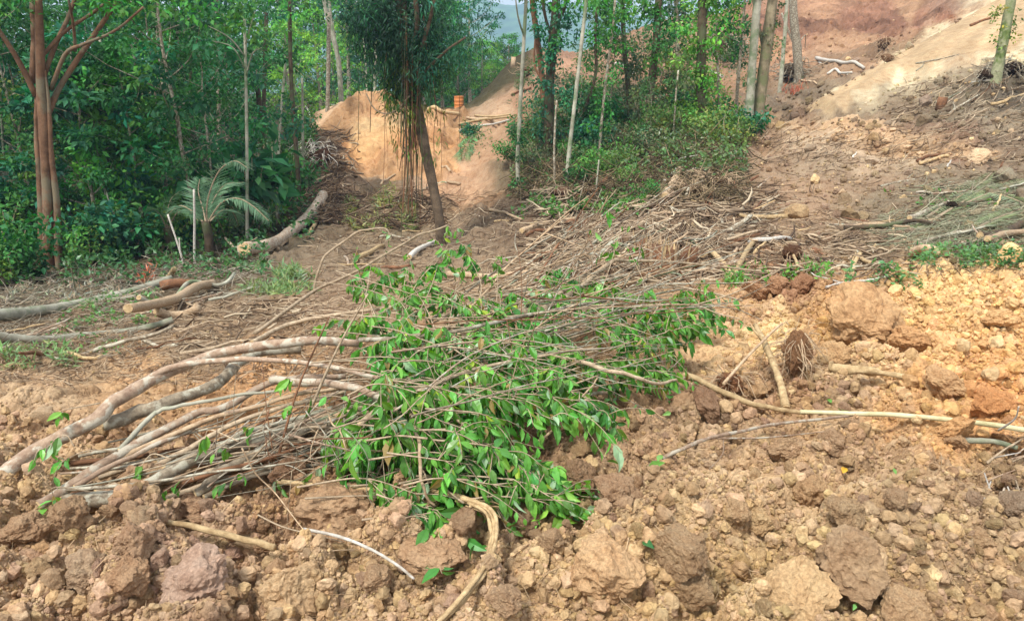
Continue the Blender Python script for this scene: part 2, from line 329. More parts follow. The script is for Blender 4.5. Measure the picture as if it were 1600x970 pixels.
# ---------------------------------------------------------------- materials
def newmat(name, rough=.95, spec=.15):
    m = bpy.data.materials.new(name); m.use_nodes = True; n = m.node_tree.nodes; b = n['Principled BSDF']
    b.inputs['Roughness'].default_value = rough; b.inputs['Specular IOR Level'].default_value = spec
    return m, n, m.node_tree.links, b
def N(n, typ, **kw):
    x = n.new(typ)
    for k, v in kw.items():
        if k in x.inputs: x.inputs[k].default_value = v
        else: setattr(x, k, v)
    return x
def soil_mat(name, objcol=False, coord='Object', k=1., amp=1.):
    m, n, l, b = newmat(name, 1., .08)
    tc = N(n, 'ShaderNodeTexCoord')
    src = N(n, 'ShaderNodeObjectInfo').outputs['Color'] if objcol else N(n, 'ShaderNodeVertexColor', layer_name='Col').outputs[0]
    n1 = N(n, 'ShaderNodeTexNoise', Scale=5.*k, Detail=8., Roughness=.65); l.new(tc.outputs[coord], n1.inputs[0])
    n2 = N(n, 'ShaderNodeTexNoise', Scale=42.*k, Detail=6., Roughness=.7); l.new(tc.outputs[coord], n2.inputs[0])
    r1 = N(n, 'ShaderNodeValToRGB'); e = r1.color_ramp.elements
    e[0].position = .3; e[0].color = (.72, .64, .58, 1); e[1].position = .7; e[1].color = (1.22, 1.2, 1.12, 1)
    e2 = r1.color_ramp.elements.new(.45); e2.color = (.98, .92, .86, 1)
    e3 = r1.color_ramp.elements.new(.57); e3.color = (1.04, 1.03, 1.0, 1)
    r2 = N(n, 'ShaderNodeValToRGB'); e = r2.color_ramp.elements
    e[0].position = .3; e[0].color = (.62, .6, .58, 1); e[1].position = .68; e[1].color = (1.25, 1.24, 1.2, 1)
    l.new(n1.outputs[0], r1.inputs[0]); l.new(n2.outputs[0], r2.inputs[0])
    a = N(n, 'ShaderNodeMix', data_type='RGBA', blend_type='MULTIPLY'); a.inputs[0].default_value = 1; l.new(src, a.inputs[6]); l.new(r1.outputs[0], a.inputs[7])
    c = N(n, 'ShaderNodeMix', data_type='RGBA', blend_type='MULTIPLY'); c.inputs[0].default_value = .95; l.new(a.outputs[2], c.inputs[6]); l.new(r2.outputs[0], c.inputs[7])
    l.new(c.outputs[2], b.inputs['Base Color'])
    n3 = N(n, 'ShaderNodeTexNoise', Scale=120.*k, Detail=6., Roughness=.75); l.new(tc.outputs[coord], n3.inputs[0])
    bp = N(n, 'ShaderNodeBump', Strength=.9, Distance=.006*amp); l.new(n3.outputs[0], bp.inputs['Height'])
    bp2 = N(n, 'ShaderNodeBump', Strength=.7, Distance=.02*amp); l.new(n2.outputs[0], bp2.inputs['Height']); l.new(bp.outputs[0], bp2.inputs['Normal'])
    l.new(bp2.outputs[0], b.inputs['Normal'])
    return m
def bark_mat(name, c1, c2, moss=None, sc=34., stretch=.12, grain=200.):
    m, n, l, b = newmat(name, .85, .2)
    tc = N(n, 'ShaderNodeTexCoord')
    n1 = N(n, 'ShaderNodeTexNoise', Scale=sc, Detail=7., Roughness=.65); l.new(tc.outputs['Object'], n1.inputs[0])
    n2 = N(n, 'ShaderNodeTexNoise', Scale=grain, Detail=4., Roughness=.7); l.new(tc.outputs['Object'], n2.inputs[0])
    r = N(n, 'ShaderNodeValToRGB'); e = r.color_ramp.elements; e[0].position = .34; e[0].color = (*lin(c1), 1); e[1].position = .64; e[1].color = (*lin(c2), 1)
    l.new(n1.outputs[0], r.inputs[0]); out = r.outputs[0]
    if moss:
        n3 = N(n, 'ShaderNodeTexNoise', Scale=sc*.45, Detail=6., Roughness=.6); l.new(tc.outputs['Object'], n3.inputs[0])
        mr = N(n, 'ShaderNodeMapRange'); mr.inputs[1].default_value = .5; mr.inputs[2].default_value = .58; l.new(n3.outputs[0], mr.inputs[0])
        mm = N(n, 'ShaderNodeMix', data_type='RGBA'); l.new(mr.outputs[0], mm.inputs[0]); l.new(out, mm.inputs[6]); mm.inputs[7].default_value = (*lin(moss), 1); out = mm.outputs[2]
    r2 = N(n, 'ShaderNodeMapRange'); r2.inputs[3].default_value = .7; r2.inputs[4].default_value = 1.25; l.new(n2.outputs[0], r2.inputs[0])
    hs = N(n, 'ShaderNodeMix', data_type='RGBA', blend_type='MULTIPLY'); hs.inputs[0].default_value = 1; l.new(out, hs.inputs[6]); l.new(r2.outputs[0], hs.inputs[7])
    hv = N(n, 'ShaderNodeHueSaturation'); oi = N(n, 'ShaderNodeObjectInfo'); mv = N(n, 'ShaderNodeMapRange'); mv.inputs[3].default_value = .78; mv.inputs[4].default_value = 1.15
    l.new(oi.outputs['Random'], mv.inputs[0]); l.new(mv.outputs[0], hv.inputs['Value']); l.new(hs.outputs[2], hv.inputs['Color'])
    l.new(hv.outputs[0], b.inputs['Base Color'])
    bp = N(n, 'ShaderNodeBump', Strength=.6, Distance=.008); l.new(n2.outputs[0], bp.inputs['Height']); l.new(bp.outputs[0], b.inputs['Normal'])
    return m
def leaf_mat(name, tr=.3, rough=.5, spec=.35):
    m, n, l, b = newmat(name, rough, spec)
    vc = N(n, 'ShaderNodeVertexColor', layer_name='Col')
    tc = N(n, 'ShaderNodeTexCoord'); nn = N(n, 'ShaderNodeTexNoise', Scale=1.1, Detail=3.); l.new(tc.outputs['Object'], nn.inputs[0])
    mr = N(n, 'ShaderNodeMapRange'); mr.inputs[1].default_value = .3; mr.inputs[2].default_value = .7; mr.inputs[3].default_value = .72; mr.inputs[4].default_value = 1.3; l.new(nn.outputs[0], mr.inputs[0])
    mu = N(n, 'ShaderNodeMix', data_type='RGBA', blend_type='MULTIPLY'); mu.inputs[0].default_value = 1; l.new(vc.outputs[0], mu.inputs[6]); l.new(mr.outputs[0], mu.inputs[7])
    l.new(mu.outputs[2], b.inputs['Base Color'])
    t = N(n, 'ShaderNodeBsdfTranslucent'); hv = N(n, 'ShaderNodeHueSaturation', Hue=.485, Saturation=1.15, Value=1.5); l.new(mu.outputs[2], hv.inputs['Color']); l.new(hv.outputs[0], t.inputs[0])
    ms = N(n, 'ShaderNodeMixShader'); ms.inputs[0].default_value = tr; l.new(b.outputs[0], ms.inputs[1]); l.new(t.outputs[0], ms.inputs[2])
    l.new(ms.outputs[0], n['Material Output'].inputs[0])
    return m
M_SOIL = soil_mat('soil'); M_CLOD = soil_mat('clod_soil', True, 'Object', .3, 1.)
M_LEAF = leaf_mat('leaf', .28, .38, .5); M_LEAFD = leaf_mat('tree_leaf', .25, .6, .25)
M_WOOD = bark_mat('pale_wood', (150, 122, 94), (196, 172, 140))
M_GREY = bark_mat('grey_bark', (106, 94, 78), (158, 144, 122), (178, 172, 152))
M_PINK = bark_mat('pinkish_bark', (136, 110, 90), (178, 154, 130), (190, 180, 160))
M_TWIG = bark_mat('twig_bark', (140, 120, 96), (190, 170, 142))
M_BROWN = bark_mat('brown_bark', (92, 64, 46), (140, 100, 72), sc=8)
M_DARK = bark_mat('dark_bark', (58, 48, 38), (98, 82, 64), (88, 92, 64), sc=5)
M_PALE = bark_mat('pale_bark', (134, 130, 112), (184, 180, 160), (120, 132, 100), sc=4)
M_BLEACH = bark_mat('bleached_wood', (176, 166, 150), (222, 216, 204))
M_SPLIT = bark_mat('split_wood', (150, 122, 86), (206, 180, 136), sc=26)
M_LITTER = newmat('litter'); _m = M_LITTER[0]; _v = N(M_LITTER[1], 'ShaderNodeVertexColor', layer_name='Col'); M_LITTER[2].new(_v.outputs[0], M_LITTER[3].inputs['Base Color']); M_LITTER = _m

# ---------------------------------------------------------------- ground
nS, nT = len(SG), len(TG)
ii = (np.arange(nT-1)[:, None]*nS + np.arange(nS-1)[None]).ravel()
quads = np.stack([ii, ii+1, ii+nS+1, ii+nS], -1)
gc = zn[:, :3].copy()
_f = fbm(XG/.5, YG/.5, s=71, o=4)
gc *= (1+.10*_f)[:, None]
# own colour of the soil: dark reddish and pale yellow patches
pk = np.clip(fbm(XG/.35, YG/.35, s=91, o=3)-.45, 0, 1)[:, None]*np.clip(zn[:, 3:4], 0, 1)*1.2
gc = gc*(1-pk)+gc*np.array([.66, .58, .52])*pk
fr = np.clip((YG-14)/10, 0, 1)*np.clip(zn[:, 4], 0, 1); st = fbm((XG+YG*.6)/2.5, (YG-XG*.4)/6, s=95, o=4); st2 = fbm(XG/.7, YG/1.4, s=96, o=3)
_a0 = W3(1290, 180, 25); _a1 = W3(1570, 5, 60); _d = np.array([_a1.x-_a0.x, _a1.y-_a0.y]); _d /= np.linalg.norm(_d)
_al = XG*_d[0]+YG*_d[1]; _ac = -XG*_d[1]+YG*_d[0]
gc *= (1+_rm*(.16*fbm(_ac/.35, _al/6, s=98, o=3)+.06*fbm(XG/.3, YG/.5, s=99, o=3)))[:, None]
rill = np.clip(1-np.abs(fbm((XG-YG*.3)/1.6+.6*st2, (YG+XG*.2)/5, s=101, o=3))*5, 0, 1)+np.clip(1-np.abs(fbm((XG*.4+YG)/1.1, (YG*.3-XG)/4, s=102, o=3))*6, 0, 1)
gc *= (1+fr*(.30*st+.26*st2))[:, None]; gc *= (1-.30*fr*np.clip(rill, 0, 1)*np.clip(.5+st, 0, 1)*(1-_rm))[:, None]; rd = (fr*np.clip(fbm(XG/5, YG/4, s=97, o=3)-.1, 0, .6))[:, None]; gc = gc*(1-rd)+gc*np.array([.92, .72, .56])*rd
# wheel and blade streaks along the scraped slopes on the right
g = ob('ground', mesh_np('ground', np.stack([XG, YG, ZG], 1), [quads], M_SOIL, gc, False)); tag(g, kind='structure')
# rear apron behind the viewer
ap = MB(); ap.add([(-300, -60, -.3), (300, -60, -.3), (300, .62, -.12), (-300, .62, -.12)], [[(0, 1, 2, 3)]], lin((170, 134, 100)))
tag(ob('ground', ap.mesh('ground_rear', M_SOIL)), kind='structure')
# ---------------------------------------------------------------- clods
def clod_mesh(name, sub, seed, flat=.8):
    bm = bmesh.new(); bmesh.ops.create_icosphere(bm, subdivisions=sub, radius=1.)
    V = np.array([v.co[:] for v in bm.verts]); Fc = np.array([[v.index for v in f.verts] for f in bm.faces]); bm.free()
    r = np.random.default_rng(seed)
    D = V.copy(); o = r.uniform(0, 50, 3)
    rad = 1+.30*fbm(D[:, 0]*1.3+o[0], D[:, 1]*1.3+o[1], D[:, 2]*1.3+o[2], o=3, s=seed)
    V = D*rad[:, None]
    for k in range(7):
        nn = r.normal(size=3); nn /= np.linalg.norm(nn); c = r.uniform(.55, .88); d = V@nn
        V -= np.clip(d-c, 0, None)[:, None]*nn*.85
    if sub >= 3:
        V += D*(-.16*worl3(D[:, 0]*3+o[0], D[:, 1]*3, D[:, 2]*3, seed)[:, None]+.08)
        V += D*(.05*fbm(D[:, 0]*4+o[1], D[:, 1]*4, D[:, 2]*4, o=2, s=seed+5))[:, None]
    if sub >= 4:
        V += D*(-.11*worl3(D[:, 0]*7+o[0], D[:, 1]*7, D[:, 2]*7, seed+1)[:, None]+.05)
    if sub >= 5:
        V += D*(-.06*worl3(D[:, 0]*17, D[:, 1]*17+o[0], D[:, 2]*17, seed+2)[:, None]+.02)
        V += D*(.015*fbm(D[:, 0]*14, D[:, 1]*14, D[:, 2]*14, o=3, s=seed+15, g=.7))[:, None]
    V[:, 2] *= flat; V *= 1/np.abs(V[:, :2]).max()
    return V, Fc
cl5 = [mesh_np('soil_clod', *(lambda a: (a[0], [a[1]]))(clod_mesh('c', 5, 100+i)), M_CLOD) for i in range(9)]
cl4 = [mesh_np('small_soil_clod', *(lambda a: (a[0], [a[1]]))(clod_mesh('c', 4, 200+i)), M_CLOD) for i in range(12)]
HERO = [  # px,py,width px, height ratio, colour, label
 (945,888,132,.9,(196,152,104),'large tan angular soil clod at the bottom right of the bent split root'),
 (1326,876,150,.75,(140,108,82),'biggest dark brown clod with black hollow beneath, bottom right foreground'),
 (1058,856,92,.85,(142,112,86),'brown crumbly clod just right of the large tan angular clod'),
 (204,898,78,.95,(168,126,88),'round brown clod beside the purple streaked rock at lower left'),
 (211,848,88,.7,(156,118,86),'flat brown clod above the round brown clod at lower left'),
 (310,795,92,.5,(170,128,96),'reddish brown clod under the thick grey branch ends at left'),
 (136,892,84,.7,(160,136,112),'grey tinted broad clod at lower left'),
 (306,905,118,.6,(176,146,136),'purple and white streaked rock at the lower left'),
 (540,792,165,.6,(152,116,84),'wide dark clod mass below the long stripped stick'),
 (672,862,118,.5,(170,130,94),'wide rough clod left of the bent split root'),
 (727,816,72,.9,(122,92,68),'dark clod enclosed by the loop of the bent split root'),
 (455,925,112,.8,(194,160,116),'yellow tan clod at the bottom below the white twig'),
 (902,744,64,.8,(120,88,62),'dark brown clod at the right tip of the leafy brush pile'),
 (960,768,78,.8,(152,118,88),'cracked brown clod right of the leafy brush pile'),
 (826,808,68,.8,(118,90,68),'dark rounded clod right of the bent split root'),
 (860,846,50,.8,(158,124,92),'small brown clod above left of the large tan angular clod'),
 (1271,768,62,.95,(172,130,84),'round ochre clod in the middle of the right foreground'),
 (1318,798,68,.8,(148,118,86),'brown clod with green moss beside the round ochre clod'),
 (1397,778,42,.9,(160,128,96),'small round clod on the right foreground slope'),
 (1524,846,68,.7,(170,132,92),'tan clod near the right edge of the foreground'),
 (1404,945,84,.8,(186,150,110),'pale tan clod at the bottom right'),
 (1300,690,52,.7,(156,122,92),'grey brown clod below the long pale pole'),
 (1230,700,66,.6,(160,126,94),'broad clod left of the centre of the right foreground'),
 (1105,630,66,.6,(112,74,54),'dark red clod under the right end of the leafy pile'),
 (455,736,70,.6,(120,84,64),'dark reddish clod under the grey branch bundle'),
 (118,800,64,.8,(152,118,86),'dark brown clod at the tip of the branch bundle'),
 (40,830,80,.7,(160,124,92),'brown clod at the far left of the foreground'),
 (1150,800,54,.8,(178,142,100),'tan clod above the yellow earth on the right'),
 (1185,815,60,.8,(196,162,110),'yellow clod right of the crumbly brown clod'),
 (1240,920,140,.5,(202,164,112),'wide yellow earth lump at the bottom right of centre'),
 (1080,920,70,.8,(140,110,82),'grey brown clod below the crumbly brown clod'),
 (1490,690,40,.7,(170,136,104),'small pale clod near the right twig heap'),
 (790,935,70,.6,(160,126,96),'brown clod touching the right side of the split root end'),
 (590,905,60,.7,(164,128,96),'brown clod under the tip of the white curved twig'),
 (1345,500,124,.6,(176,136,92),'big grey ochre earth block topping the ochre mound'),
 (1420,530,80,.6,(176,120,66),'orange stained earth block on the ochre mound'),
 (1300,560,70,.7,(184,140,84),'yellow earth block at the left foot of the ochre mound'),
 (1470,600,96,.6,(166,130,92),'grey brown earth block low on the ochre mound'),
 (1545,625,70,.7,(186,118,56),'orange clod above the long pale pole at right'),
 (1490,670,70,.45,(204,150,90),'orange tan slab just below the long pale pole'),
 (1575,690,50,.5,(196,144,92),'tan slab at the right edge below the long pale pole'),
 (1560,500,60,.6,(206,160,102),'golden earth lump high on the ochre mound'),
 (1215,450,56,.6,(140,96,66),'reddish clod heap left of the ochre mound'),
 (1255,445,46,.7,(132,88,60),'red brown clod at the left shoulder of the ochre mound'),
 (1180,455,50,.5,(150,106,72),'brown clod at the right end of the felled brush'),
 (1580,790,56,.8,(130,112,98),'grey stone at the right edge under the twig heap'),
]
def place_clod(me, px, py, wpx, hr, col, label, group=None, sink=.35):
    p = P(px, py + wpx*hr*.25, 0., True); r = wpx/2*math.hypot(p.y, EYE-p.z)/F
    o = ob('soil_clod', me, None, (p.x, p.y, p.z + r*hr*(1-sink*1.3)))
    o.rotation_euler = (random.uniform(-.7, .7), random.uniform(-.7, .7), random.uniform(0, 6.28)); o.scale = (r*random.uniform(.95, 1.05), r*random.uniform(.85, 1.), r*min(1.1, hr*1.35))
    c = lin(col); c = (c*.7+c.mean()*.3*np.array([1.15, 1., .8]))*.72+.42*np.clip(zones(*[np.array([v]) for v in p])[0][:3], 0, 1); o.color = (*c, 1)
    tag(o, label, 'soil clod' if 'rock' not in label and 'stone' not in label else 'rock', group)
    if 'rock' in label or 'stone' in label or 'boulder' in label: o.name = 'rock'
    return o
for i, (px, py, wp, hr, c, lb) in enumerate(HERO): place_clod(cl5[i % 9], px, py, wp, hr, c, lb)
# smooth boulder, pale stones on the far trail
b = place_clod(mesh_np('boulder', *(lambda a: (a[0], [a[1]]))(clod_mesh('c', 3, 900)), M_CLOD, None, True), 66, 650, 44, .85, (190, 166, 134), 'smooth pale rounded stone at the far left edge of the clearing')
stones = [(1530,246,40,'large pale stone at the right end of the stony trail'),(1415,232,22,'pale flat stone on the stony trail'),(1440,240,18,'small cream stone beside the big trail stone'),(1385,220,16,'cream stone halfway along the trail'),
 (1316,604//2,16,'pale block in the scraped slope on the right'),(1340,315,12,'small tan block below the pale block on the scraped slope'),(1352,304,10,'upright grey stone on the scraped slope'),(1340,285,14,'tan stone on the scraped slope below the trail'),
 (1395,203,14,'mossy stone at the foot of the dark bank'),(1310,206,12,'cream stone at the start of the trail'),(1560,188,14,'pale stone in the gravelly patch upper right'),(1580,205,14,'pale slab in the gravelly patch at right edge'),
 (1330,430,20,'rounded tan stone by the green creeping plants'),(1134,260,20,'pale boulder below the twin trunk'),(1147,335,9,'round cream stone behind the brush')]
for i, (px, py, wp, lb) in enumerate(stones):
    o = place_clod(cl4[i % 12], px, py, wp, .55, (206, 176, 140), lb); o.name = 'rock'; o['category'] = 'rock'
# grouped individual clods
G_F = 'soil clods strewn over the loose foreground soil'
cand = []
while len(cand) < 250:
    px = random.uniform(-20, 1620); py = random.uniform(560, 965)
    if py < 640 and px < 1080: continue
    if py < 790 - .02*px and px < 880 and py > 640 and random.random() < .85: continue
    cand.append((px, py))
for i, (px, py) in enumerate(cand):
    wp = random.choice((20, 24, 28, 34, 44)) * (.55+.45*(py-450)/500)
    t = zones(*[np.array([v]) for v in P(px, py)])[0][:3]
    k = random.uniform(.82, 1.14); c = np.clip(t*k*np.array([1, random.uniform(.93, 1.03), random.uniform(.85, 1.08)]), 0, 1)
    p = P(px, py, 0., True); r = wp/2*math.hypot(p.y, EYE-p.z)/F
    o = ob('soil_clod', cl4[i % 12], None, (p.x, p.y, p.z+r*.25)); o.rotation_euler = [random.uniform(0, 6.28) for _ in range(3)]; o.scale = (r, r*random.uniform(.8, 1.1), r*random.uniform(.7, 1))
    o.color = (*c, 1); lb = ('fist sized', 'small', 'tiny')[0 if wp > 30 else 1 if wp > 20 else 2]+' '+('pale tan' if k > 1.04 else 'dark brown' if k < .92 else 'mid brown')+' clod '+('on the ochre mound at the right' if py < 640 else ('along the bottom' if py > 860 else 'in the middle')+' of the '+('left' if px < 530 else 'central' if px < 1060 else 'right')+' foreground soil')
    tag(o, lb, 'soil clod', G_F)
# uncountable crumbs: one object
def crumbs(name, n, sub, region, size, seed, nvar=10):
    r = np.random.default_rng(seed); vs = [clod_mesh('c', sub, seed*10+i) for i in range(nvar)]
    if sub < 3:
        vs = [(v*(1+.18*r.normal(size=(len(v), 1))), f) for v, f in vs]
    px, py = region(n, r); q_ = poly_sd(np.array(POLYS[0][0], float), px, py) > 3; px, py = px[q_], py[q_]; x, y = Pm(px, py); z = hd(x, y); n = len(x)
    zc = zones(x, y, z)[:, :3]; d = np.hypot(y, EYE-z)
    rad = np.minimum(size(n, r, y), d*{1: .0026, 2: .0046, 3: .02}[sub])
    q = r.normal(size=(n, 4)); q /= np.linalg.norm(q, axis=1, keepdims=True); a, b_, c, d4 = q.T
    Rm = np.stack([1-2*(c*c+d4*d4), 2*(b_*c-a*d4), 2*(b_*d4+a*c), 2*(b_*c+a*d4), 1-2*(b_*b_+d4*d4), 2*(c*d4-a*b_), 2*(b_*d4-a*c), 2*(c*d4+a*b_), 1-2*(b_*b_+c*c)], 1).reshape(n, 3, 3)
    VV, FF, CCo = [], [], []; off = 0; kind = r.integers(0, nvar, n)
    tint = zc*r.uniform(.75, 1.22, (n, 1))*np.stack([np.ones(n), r.uniform(.96, 1.03, n), r.uniform(.85, 1.08, n)], 1)
    pale = r.random(n) < .04; tint[pale] = lin((205, 180, 140))
    for k in range(nvar):
        s = np.nonzero(kind == k)[0]; v, f = vs[k]
        vv = np.einsum('nij,vj->nvi', Rm[s], v)*rad[s, None, None]
        vv += np.stack([x[s], y[s], z[s]+rad[s]*.35], 1)[:, None]
        VV.append(vv.reshape(-1, 3)); FF.append((f[None]+off+np.arange(len(s))[:, None, None]*len(v)).reshape(-1, 3)); off += len(s)*len(v)
        CCo.append(np.repeat(tint[s], len(v), 0))
    return ob(name, mesh_np(name, np.concatenate(VV), [np.concatenate(FF)], M_SOIL, np.concatenate(CCo)))
def reg_fg(n, r):
    px = r.uniform(-40, 1640, n); py = 560+410*r.random(n)**.8
    k = (py > 640) | (px > 1080); return px[k], py[k]
o = crumbs('soil_crumbs', 9500, 3, lambda n, r: reg_fg(n, r), lambda n, r, y: np.clip(.006*r.pareto(2.0, n)+.007, 0, .036), 3, 12); tag(o, 'loose small soil crumbs covering the foreground', 'soil', kind='stuff')
o = crumbs('soil_crumbs', 22000, 2, lambda n, r: reg_fg(n, r), lambda n, r, y: np.clip(.0025*r.pareto(2.5, n)+.0045, 0, .016), 4, 10); tag(o, 'fine soil granules between the foreground clods', 'soil', kind='stuff')
def reg_mound(n, r):
    px = r.uniform(1130, 1640, n); py = r.uniform(425, 640, n); k = py > 440+.0*px; return px[k], py[k]
o = crumbs('soil_crumbs', 5000, 2, reg_mound, lambda n, r, y: np.clip(.008*r.pareto(2.2, n)+.007, 0, .05), 5); tag(o, 'loose ochre earth lumps covering the mound at the right', 'soil', kind='stuff')
def reg_mid(n, r):
    px = r.uniform(0, 1640, n); py = r.uniform(20, 640, n); k = (px > 1180) | ((py > 440) & (px > 300)) | (py > 520); return px[k], py[k]
o = crumbs('soil_crumbs', 11000, 1, reg_mid, lambda n, r, y: np.clip((.009*r.pareto(2.2, n)+.010)*np.clip(y/7, .5, 3.2), 0, .2), 6); tag(o, 'scattered small lumps of earth on the cleared slopes', 'soil', kind='stuff')

o = crumbs('soil_crumbs', 1500, 3, lambda n, r: (r.uniform(1130, 1640, n), r.uniform(432, 650, n)), lambda n, r, y: np.clip(.012*r.pareto(2., n)+.012, 0, .05), 15); tag(o, 'bigger crumbly lumps of ochre earth on the mound', 'soil', kind='stuff')
o = crumbs('soil_crumbs', 900, 3, lambda n, r: (r.uniform(1190, 1640, n), r.uniform(60, 440, n)), lambda n, r, y: np.clip((.012*r.pareto(2., n)+.012)*y/7, 0, .2), 16); tag(o, 'broken earth lumps on the right slope', 'soil', kind='stuff')

for k in range(60):      # pale stones of the trail, each its own
    px = random.uniform(1200, 1560); py = 196+(px-1200)*.135+random.gauss(0, 8); p = P(px, py, 0., True); r = random.choice((4, 5, 6, 8, 11))/2*p.y/F
    o = ob('trail_stone', cl4[k % 12], None, (p.x, p.y, p.z+r*.2)); o.rotation_euler = [random.uniform(0, 6.28) for _ in range(3)]; o.scale = (r*1.2, r, r*.7); o.color = (*(lin((196, 166, 132))*random.uniform(.75, 1.15)), 1)
    tag(o, 'small pale stone in the stony trail across the right slope', 'stone', 'pale stones along the trail on the right slope')
# ---------------------------------------------------------------- foliage helpers
def rot_rand(r, n):
    q = r.normal(size=(n, 4)); q /= np.linalg.norm(q, axis=1, keepdims=True); a, b, c, d = q.T
    return np.stack([1-2*(c*c+d*d), 2*(b*c-a*d), 2*(b*d+a*c), 2*(b*c+a*d), 1-2*(b*b+d*d), 2*(c*d-a*b), 2*(b*d-a*c), 2*(c*d+a*b), 1-2*(b*b+c*c)], 1).reshape(n, 3, 3)
def frames(axis, nrm):
    y = axis/(np.linalg.norm(axis, axis=1, keepdims=True)+1e-9)
    x = np.cross(y, nrm); x /= np.linalg.norm(x, axis=1, keepdims=True)+1e-9
    z = np.cross(x, y); return np.stack([x, y, z], 2)      # columns
# leaf templates: y = length axis
LT_S = (np.array([(0,0,0),(-.28,.42,.06),(.28,.42,.06),(0,1,-.06),(0,.45,0)]), [np.array([(0,4,1),(1,4,3),(0,2,4),(4,2,3)])])
LT_N = (np.array([(0,0,0),(-.13,.18,.05),(-.215,.42,.08),(-.14,.72,.02),(0,1,-.16),(.14,.72,.02),(.215,.42,.08),(.13,.18,.05),(0,.2,0),(0,.45,0),(0,.72,-.06)]),
        [np.array([(0,8,1),(0,7,8),(3,10,4),(10,5,4)]), np.array([(1,8,9,2),(2,9,10,3),(8,7,6,9),(9,6,5,10)])])
LT_L = (np.array([(0,0,0),(-.09,.35,.02),(.09,.35,.02),(0,1,-.18),(0,.5,-.02)]), [np.array([(0,4,1),(1,4,3),(0,2,4),(4,2,3)])])
def add_leaves(mb, pos, axis, nrm, size, cols, tmpl=LT_S):
    Fm = frames(axis, nrm); T, fs = tmpl
    V = np.einsum('nij,vj->nvi', Fm, T)*np.asarray(size).reshape(-1, 1, 1) + pos[:, None]
    n, k = len(pos), len(T); off = np.arange(n)[:, None, None]*k
    mb.add(V.reshape(-1, 3), [(f[None]+off).reshape(-1, f.shape[1]) for f in fs], np.repeat(cols, k, 0))
def leafcols(r, n, base, dh=.16, dv=.35):
    c = lin(base)[None]*(1+dv*r.uniform(-1, 1, (n, 1)))
    return np.clip(c*np.stack([1+dh*1.6*r.uniform(-1, 1, n), np.ones(n), 1+dh*r.uniform(-1, 1, n)], 1), 0, 1)
def clump_leaves(mb, r, centers, radii, per, size, base, flat=.55, droop=.25, tmpl=LT_S, dv=.3):
    for c, rad in zip(centers, radii):
        n = int(per*r.uniform(.7, 1.3)); d = r.normal(size=(n, 3)); d /= np.linalg.norm(d, axis=1, keepdims=True)
        p = d*(r.random((n, 1))**.5)*rad; p[:, 2] *= flat; p += c
        ax = d*.7+r.normal(size=(n, 3))*.5; ax[:, 2] -= droop
        nr = r.normal(size=(n, 3))*.45; nr[:, 2] += 1
        b = np.array(base)*r.uniform(.8, 1.18)*np.array([r.uniform(.85, 1.2), 1, r.uniform(.8, 1.1)])
        add_leaves(mb, p, ax, nr, size*r.uniform(.65, 1.3, n), leafcols(r, n, np.clip(b, 0, 255), dv=dv), tmpl)
def limb(r, mb, p0, d0, length, r0, n=7, bend=.25, up=.1, ns=6, col=None):
    p = [np.array(p0)]; d = np.array(d0, float); d /= np.linalg.norm(d)
    for i in range(n-1):
        d = d+r.normal(size=3)*bend*.4+np.array([0, 0, up]); d /= np.linalg.norm(d); p.append(p[-1]+d*length/(n-1))
    p = np.array(p); tube(mb, p, np.linspace(r0, r0*.25, n), ns, .12, col, int(r.integers(99))); return p
def broad_tree(seed, H, r0, crown_lo, crown_r, nclump, per, lsize, base, clr=.55, lean=.04, flat=.5, tmpl=LT_S, mat=None, droop=.25, forks=0):
    """returns (trunk mesh, crown mesh)"""
    r = np.random.default_rng(seed); tb = MB(); lb = MB()
    n = 12; z = np.linspace(-.25, H, n); k = r.normal(size=2)*lean
    tp = np.stack([np.cumsum(r.normal(size=n)*lean*H/n*.9)+k[0]*z, np.cumsum(r.normal(size=n)*lean*H/n*.9)+k[1]*z, z], 1); tp[:, :2] -= tp[0, :2]
    rad = r0*(1-.8*(z-z[0])/(H-z[0])); rad[0] *= 1.5; tube(tb, tp, rad, 9, .1, None, seed)
    ends = []; nl = max(6, nclump//3)
    for i in range(nl):
        f = crown_lo+(1-crown_lo)*(i+.5)/nl; zz = f*H; b = np.array([np.interp(zz, z, tp[:, j]) for j in range(3)])
        a = i*2.4+r.uniform(-.4, .4); prof = math.sin(math.pi*min(1, .18+.82*(f-crown_lo)/(1-crown_lo+1e-6)))**.6
        Ln = crown_r*prof*r.uniform(.6, 1.15)
        q = limb(r, tb, b, (math.cos(a), math.sin(a), .35), Ln, r0*.32*(1.1-.6*f), 6)
        ends += [q[-1], q[-3]+r.normal(size=3)*.2*crown_r*.5]
    ends.append(tp[-1])
    while len(ends) < nclump:
        e = ends[r.integers(len(ends))]; ends.append(e+r.normal(size=3)*clr*.9)
    clump_leaves(lb, r, ends, clr*r.uniform(.6, 1.3, len(ends)), per, lsize, base, flat, droop, tmpl)
    return tb.mesh('trunk', mat or M_GREY, True), lb.mesh('crown', M_LEAFD)
def put_tree(name, meshes, loc, rz, sc, label, cat, group=None, parts=('trunk', 'crown')):
    e = empty(name, loc, rz, sc)
    for m_, pn in zip(meshes, parts): ob(pn, m_, e)
    tag(e, label, cat, group); return e

# greens (own leaf colour, sRGB)
G_DEEP = (46, 100, 52); G_MID = (70, 132, 60); G_LITE = (104, 164, 74); G_TEAL = (50, 108, 76); G_YEL = (112, 150, 66); G_DULL = (86, 106, 72)
def gnd(px, py): p = P(px, py); return p
def at_depth(px, Y):            # ground point under the photo column at a depth
    x = (px-800)/F*Y*1.0/(ct+st_*.30); return Vector((x, Y, float(hb(np.array([x]), np.array([Y]))[0])))
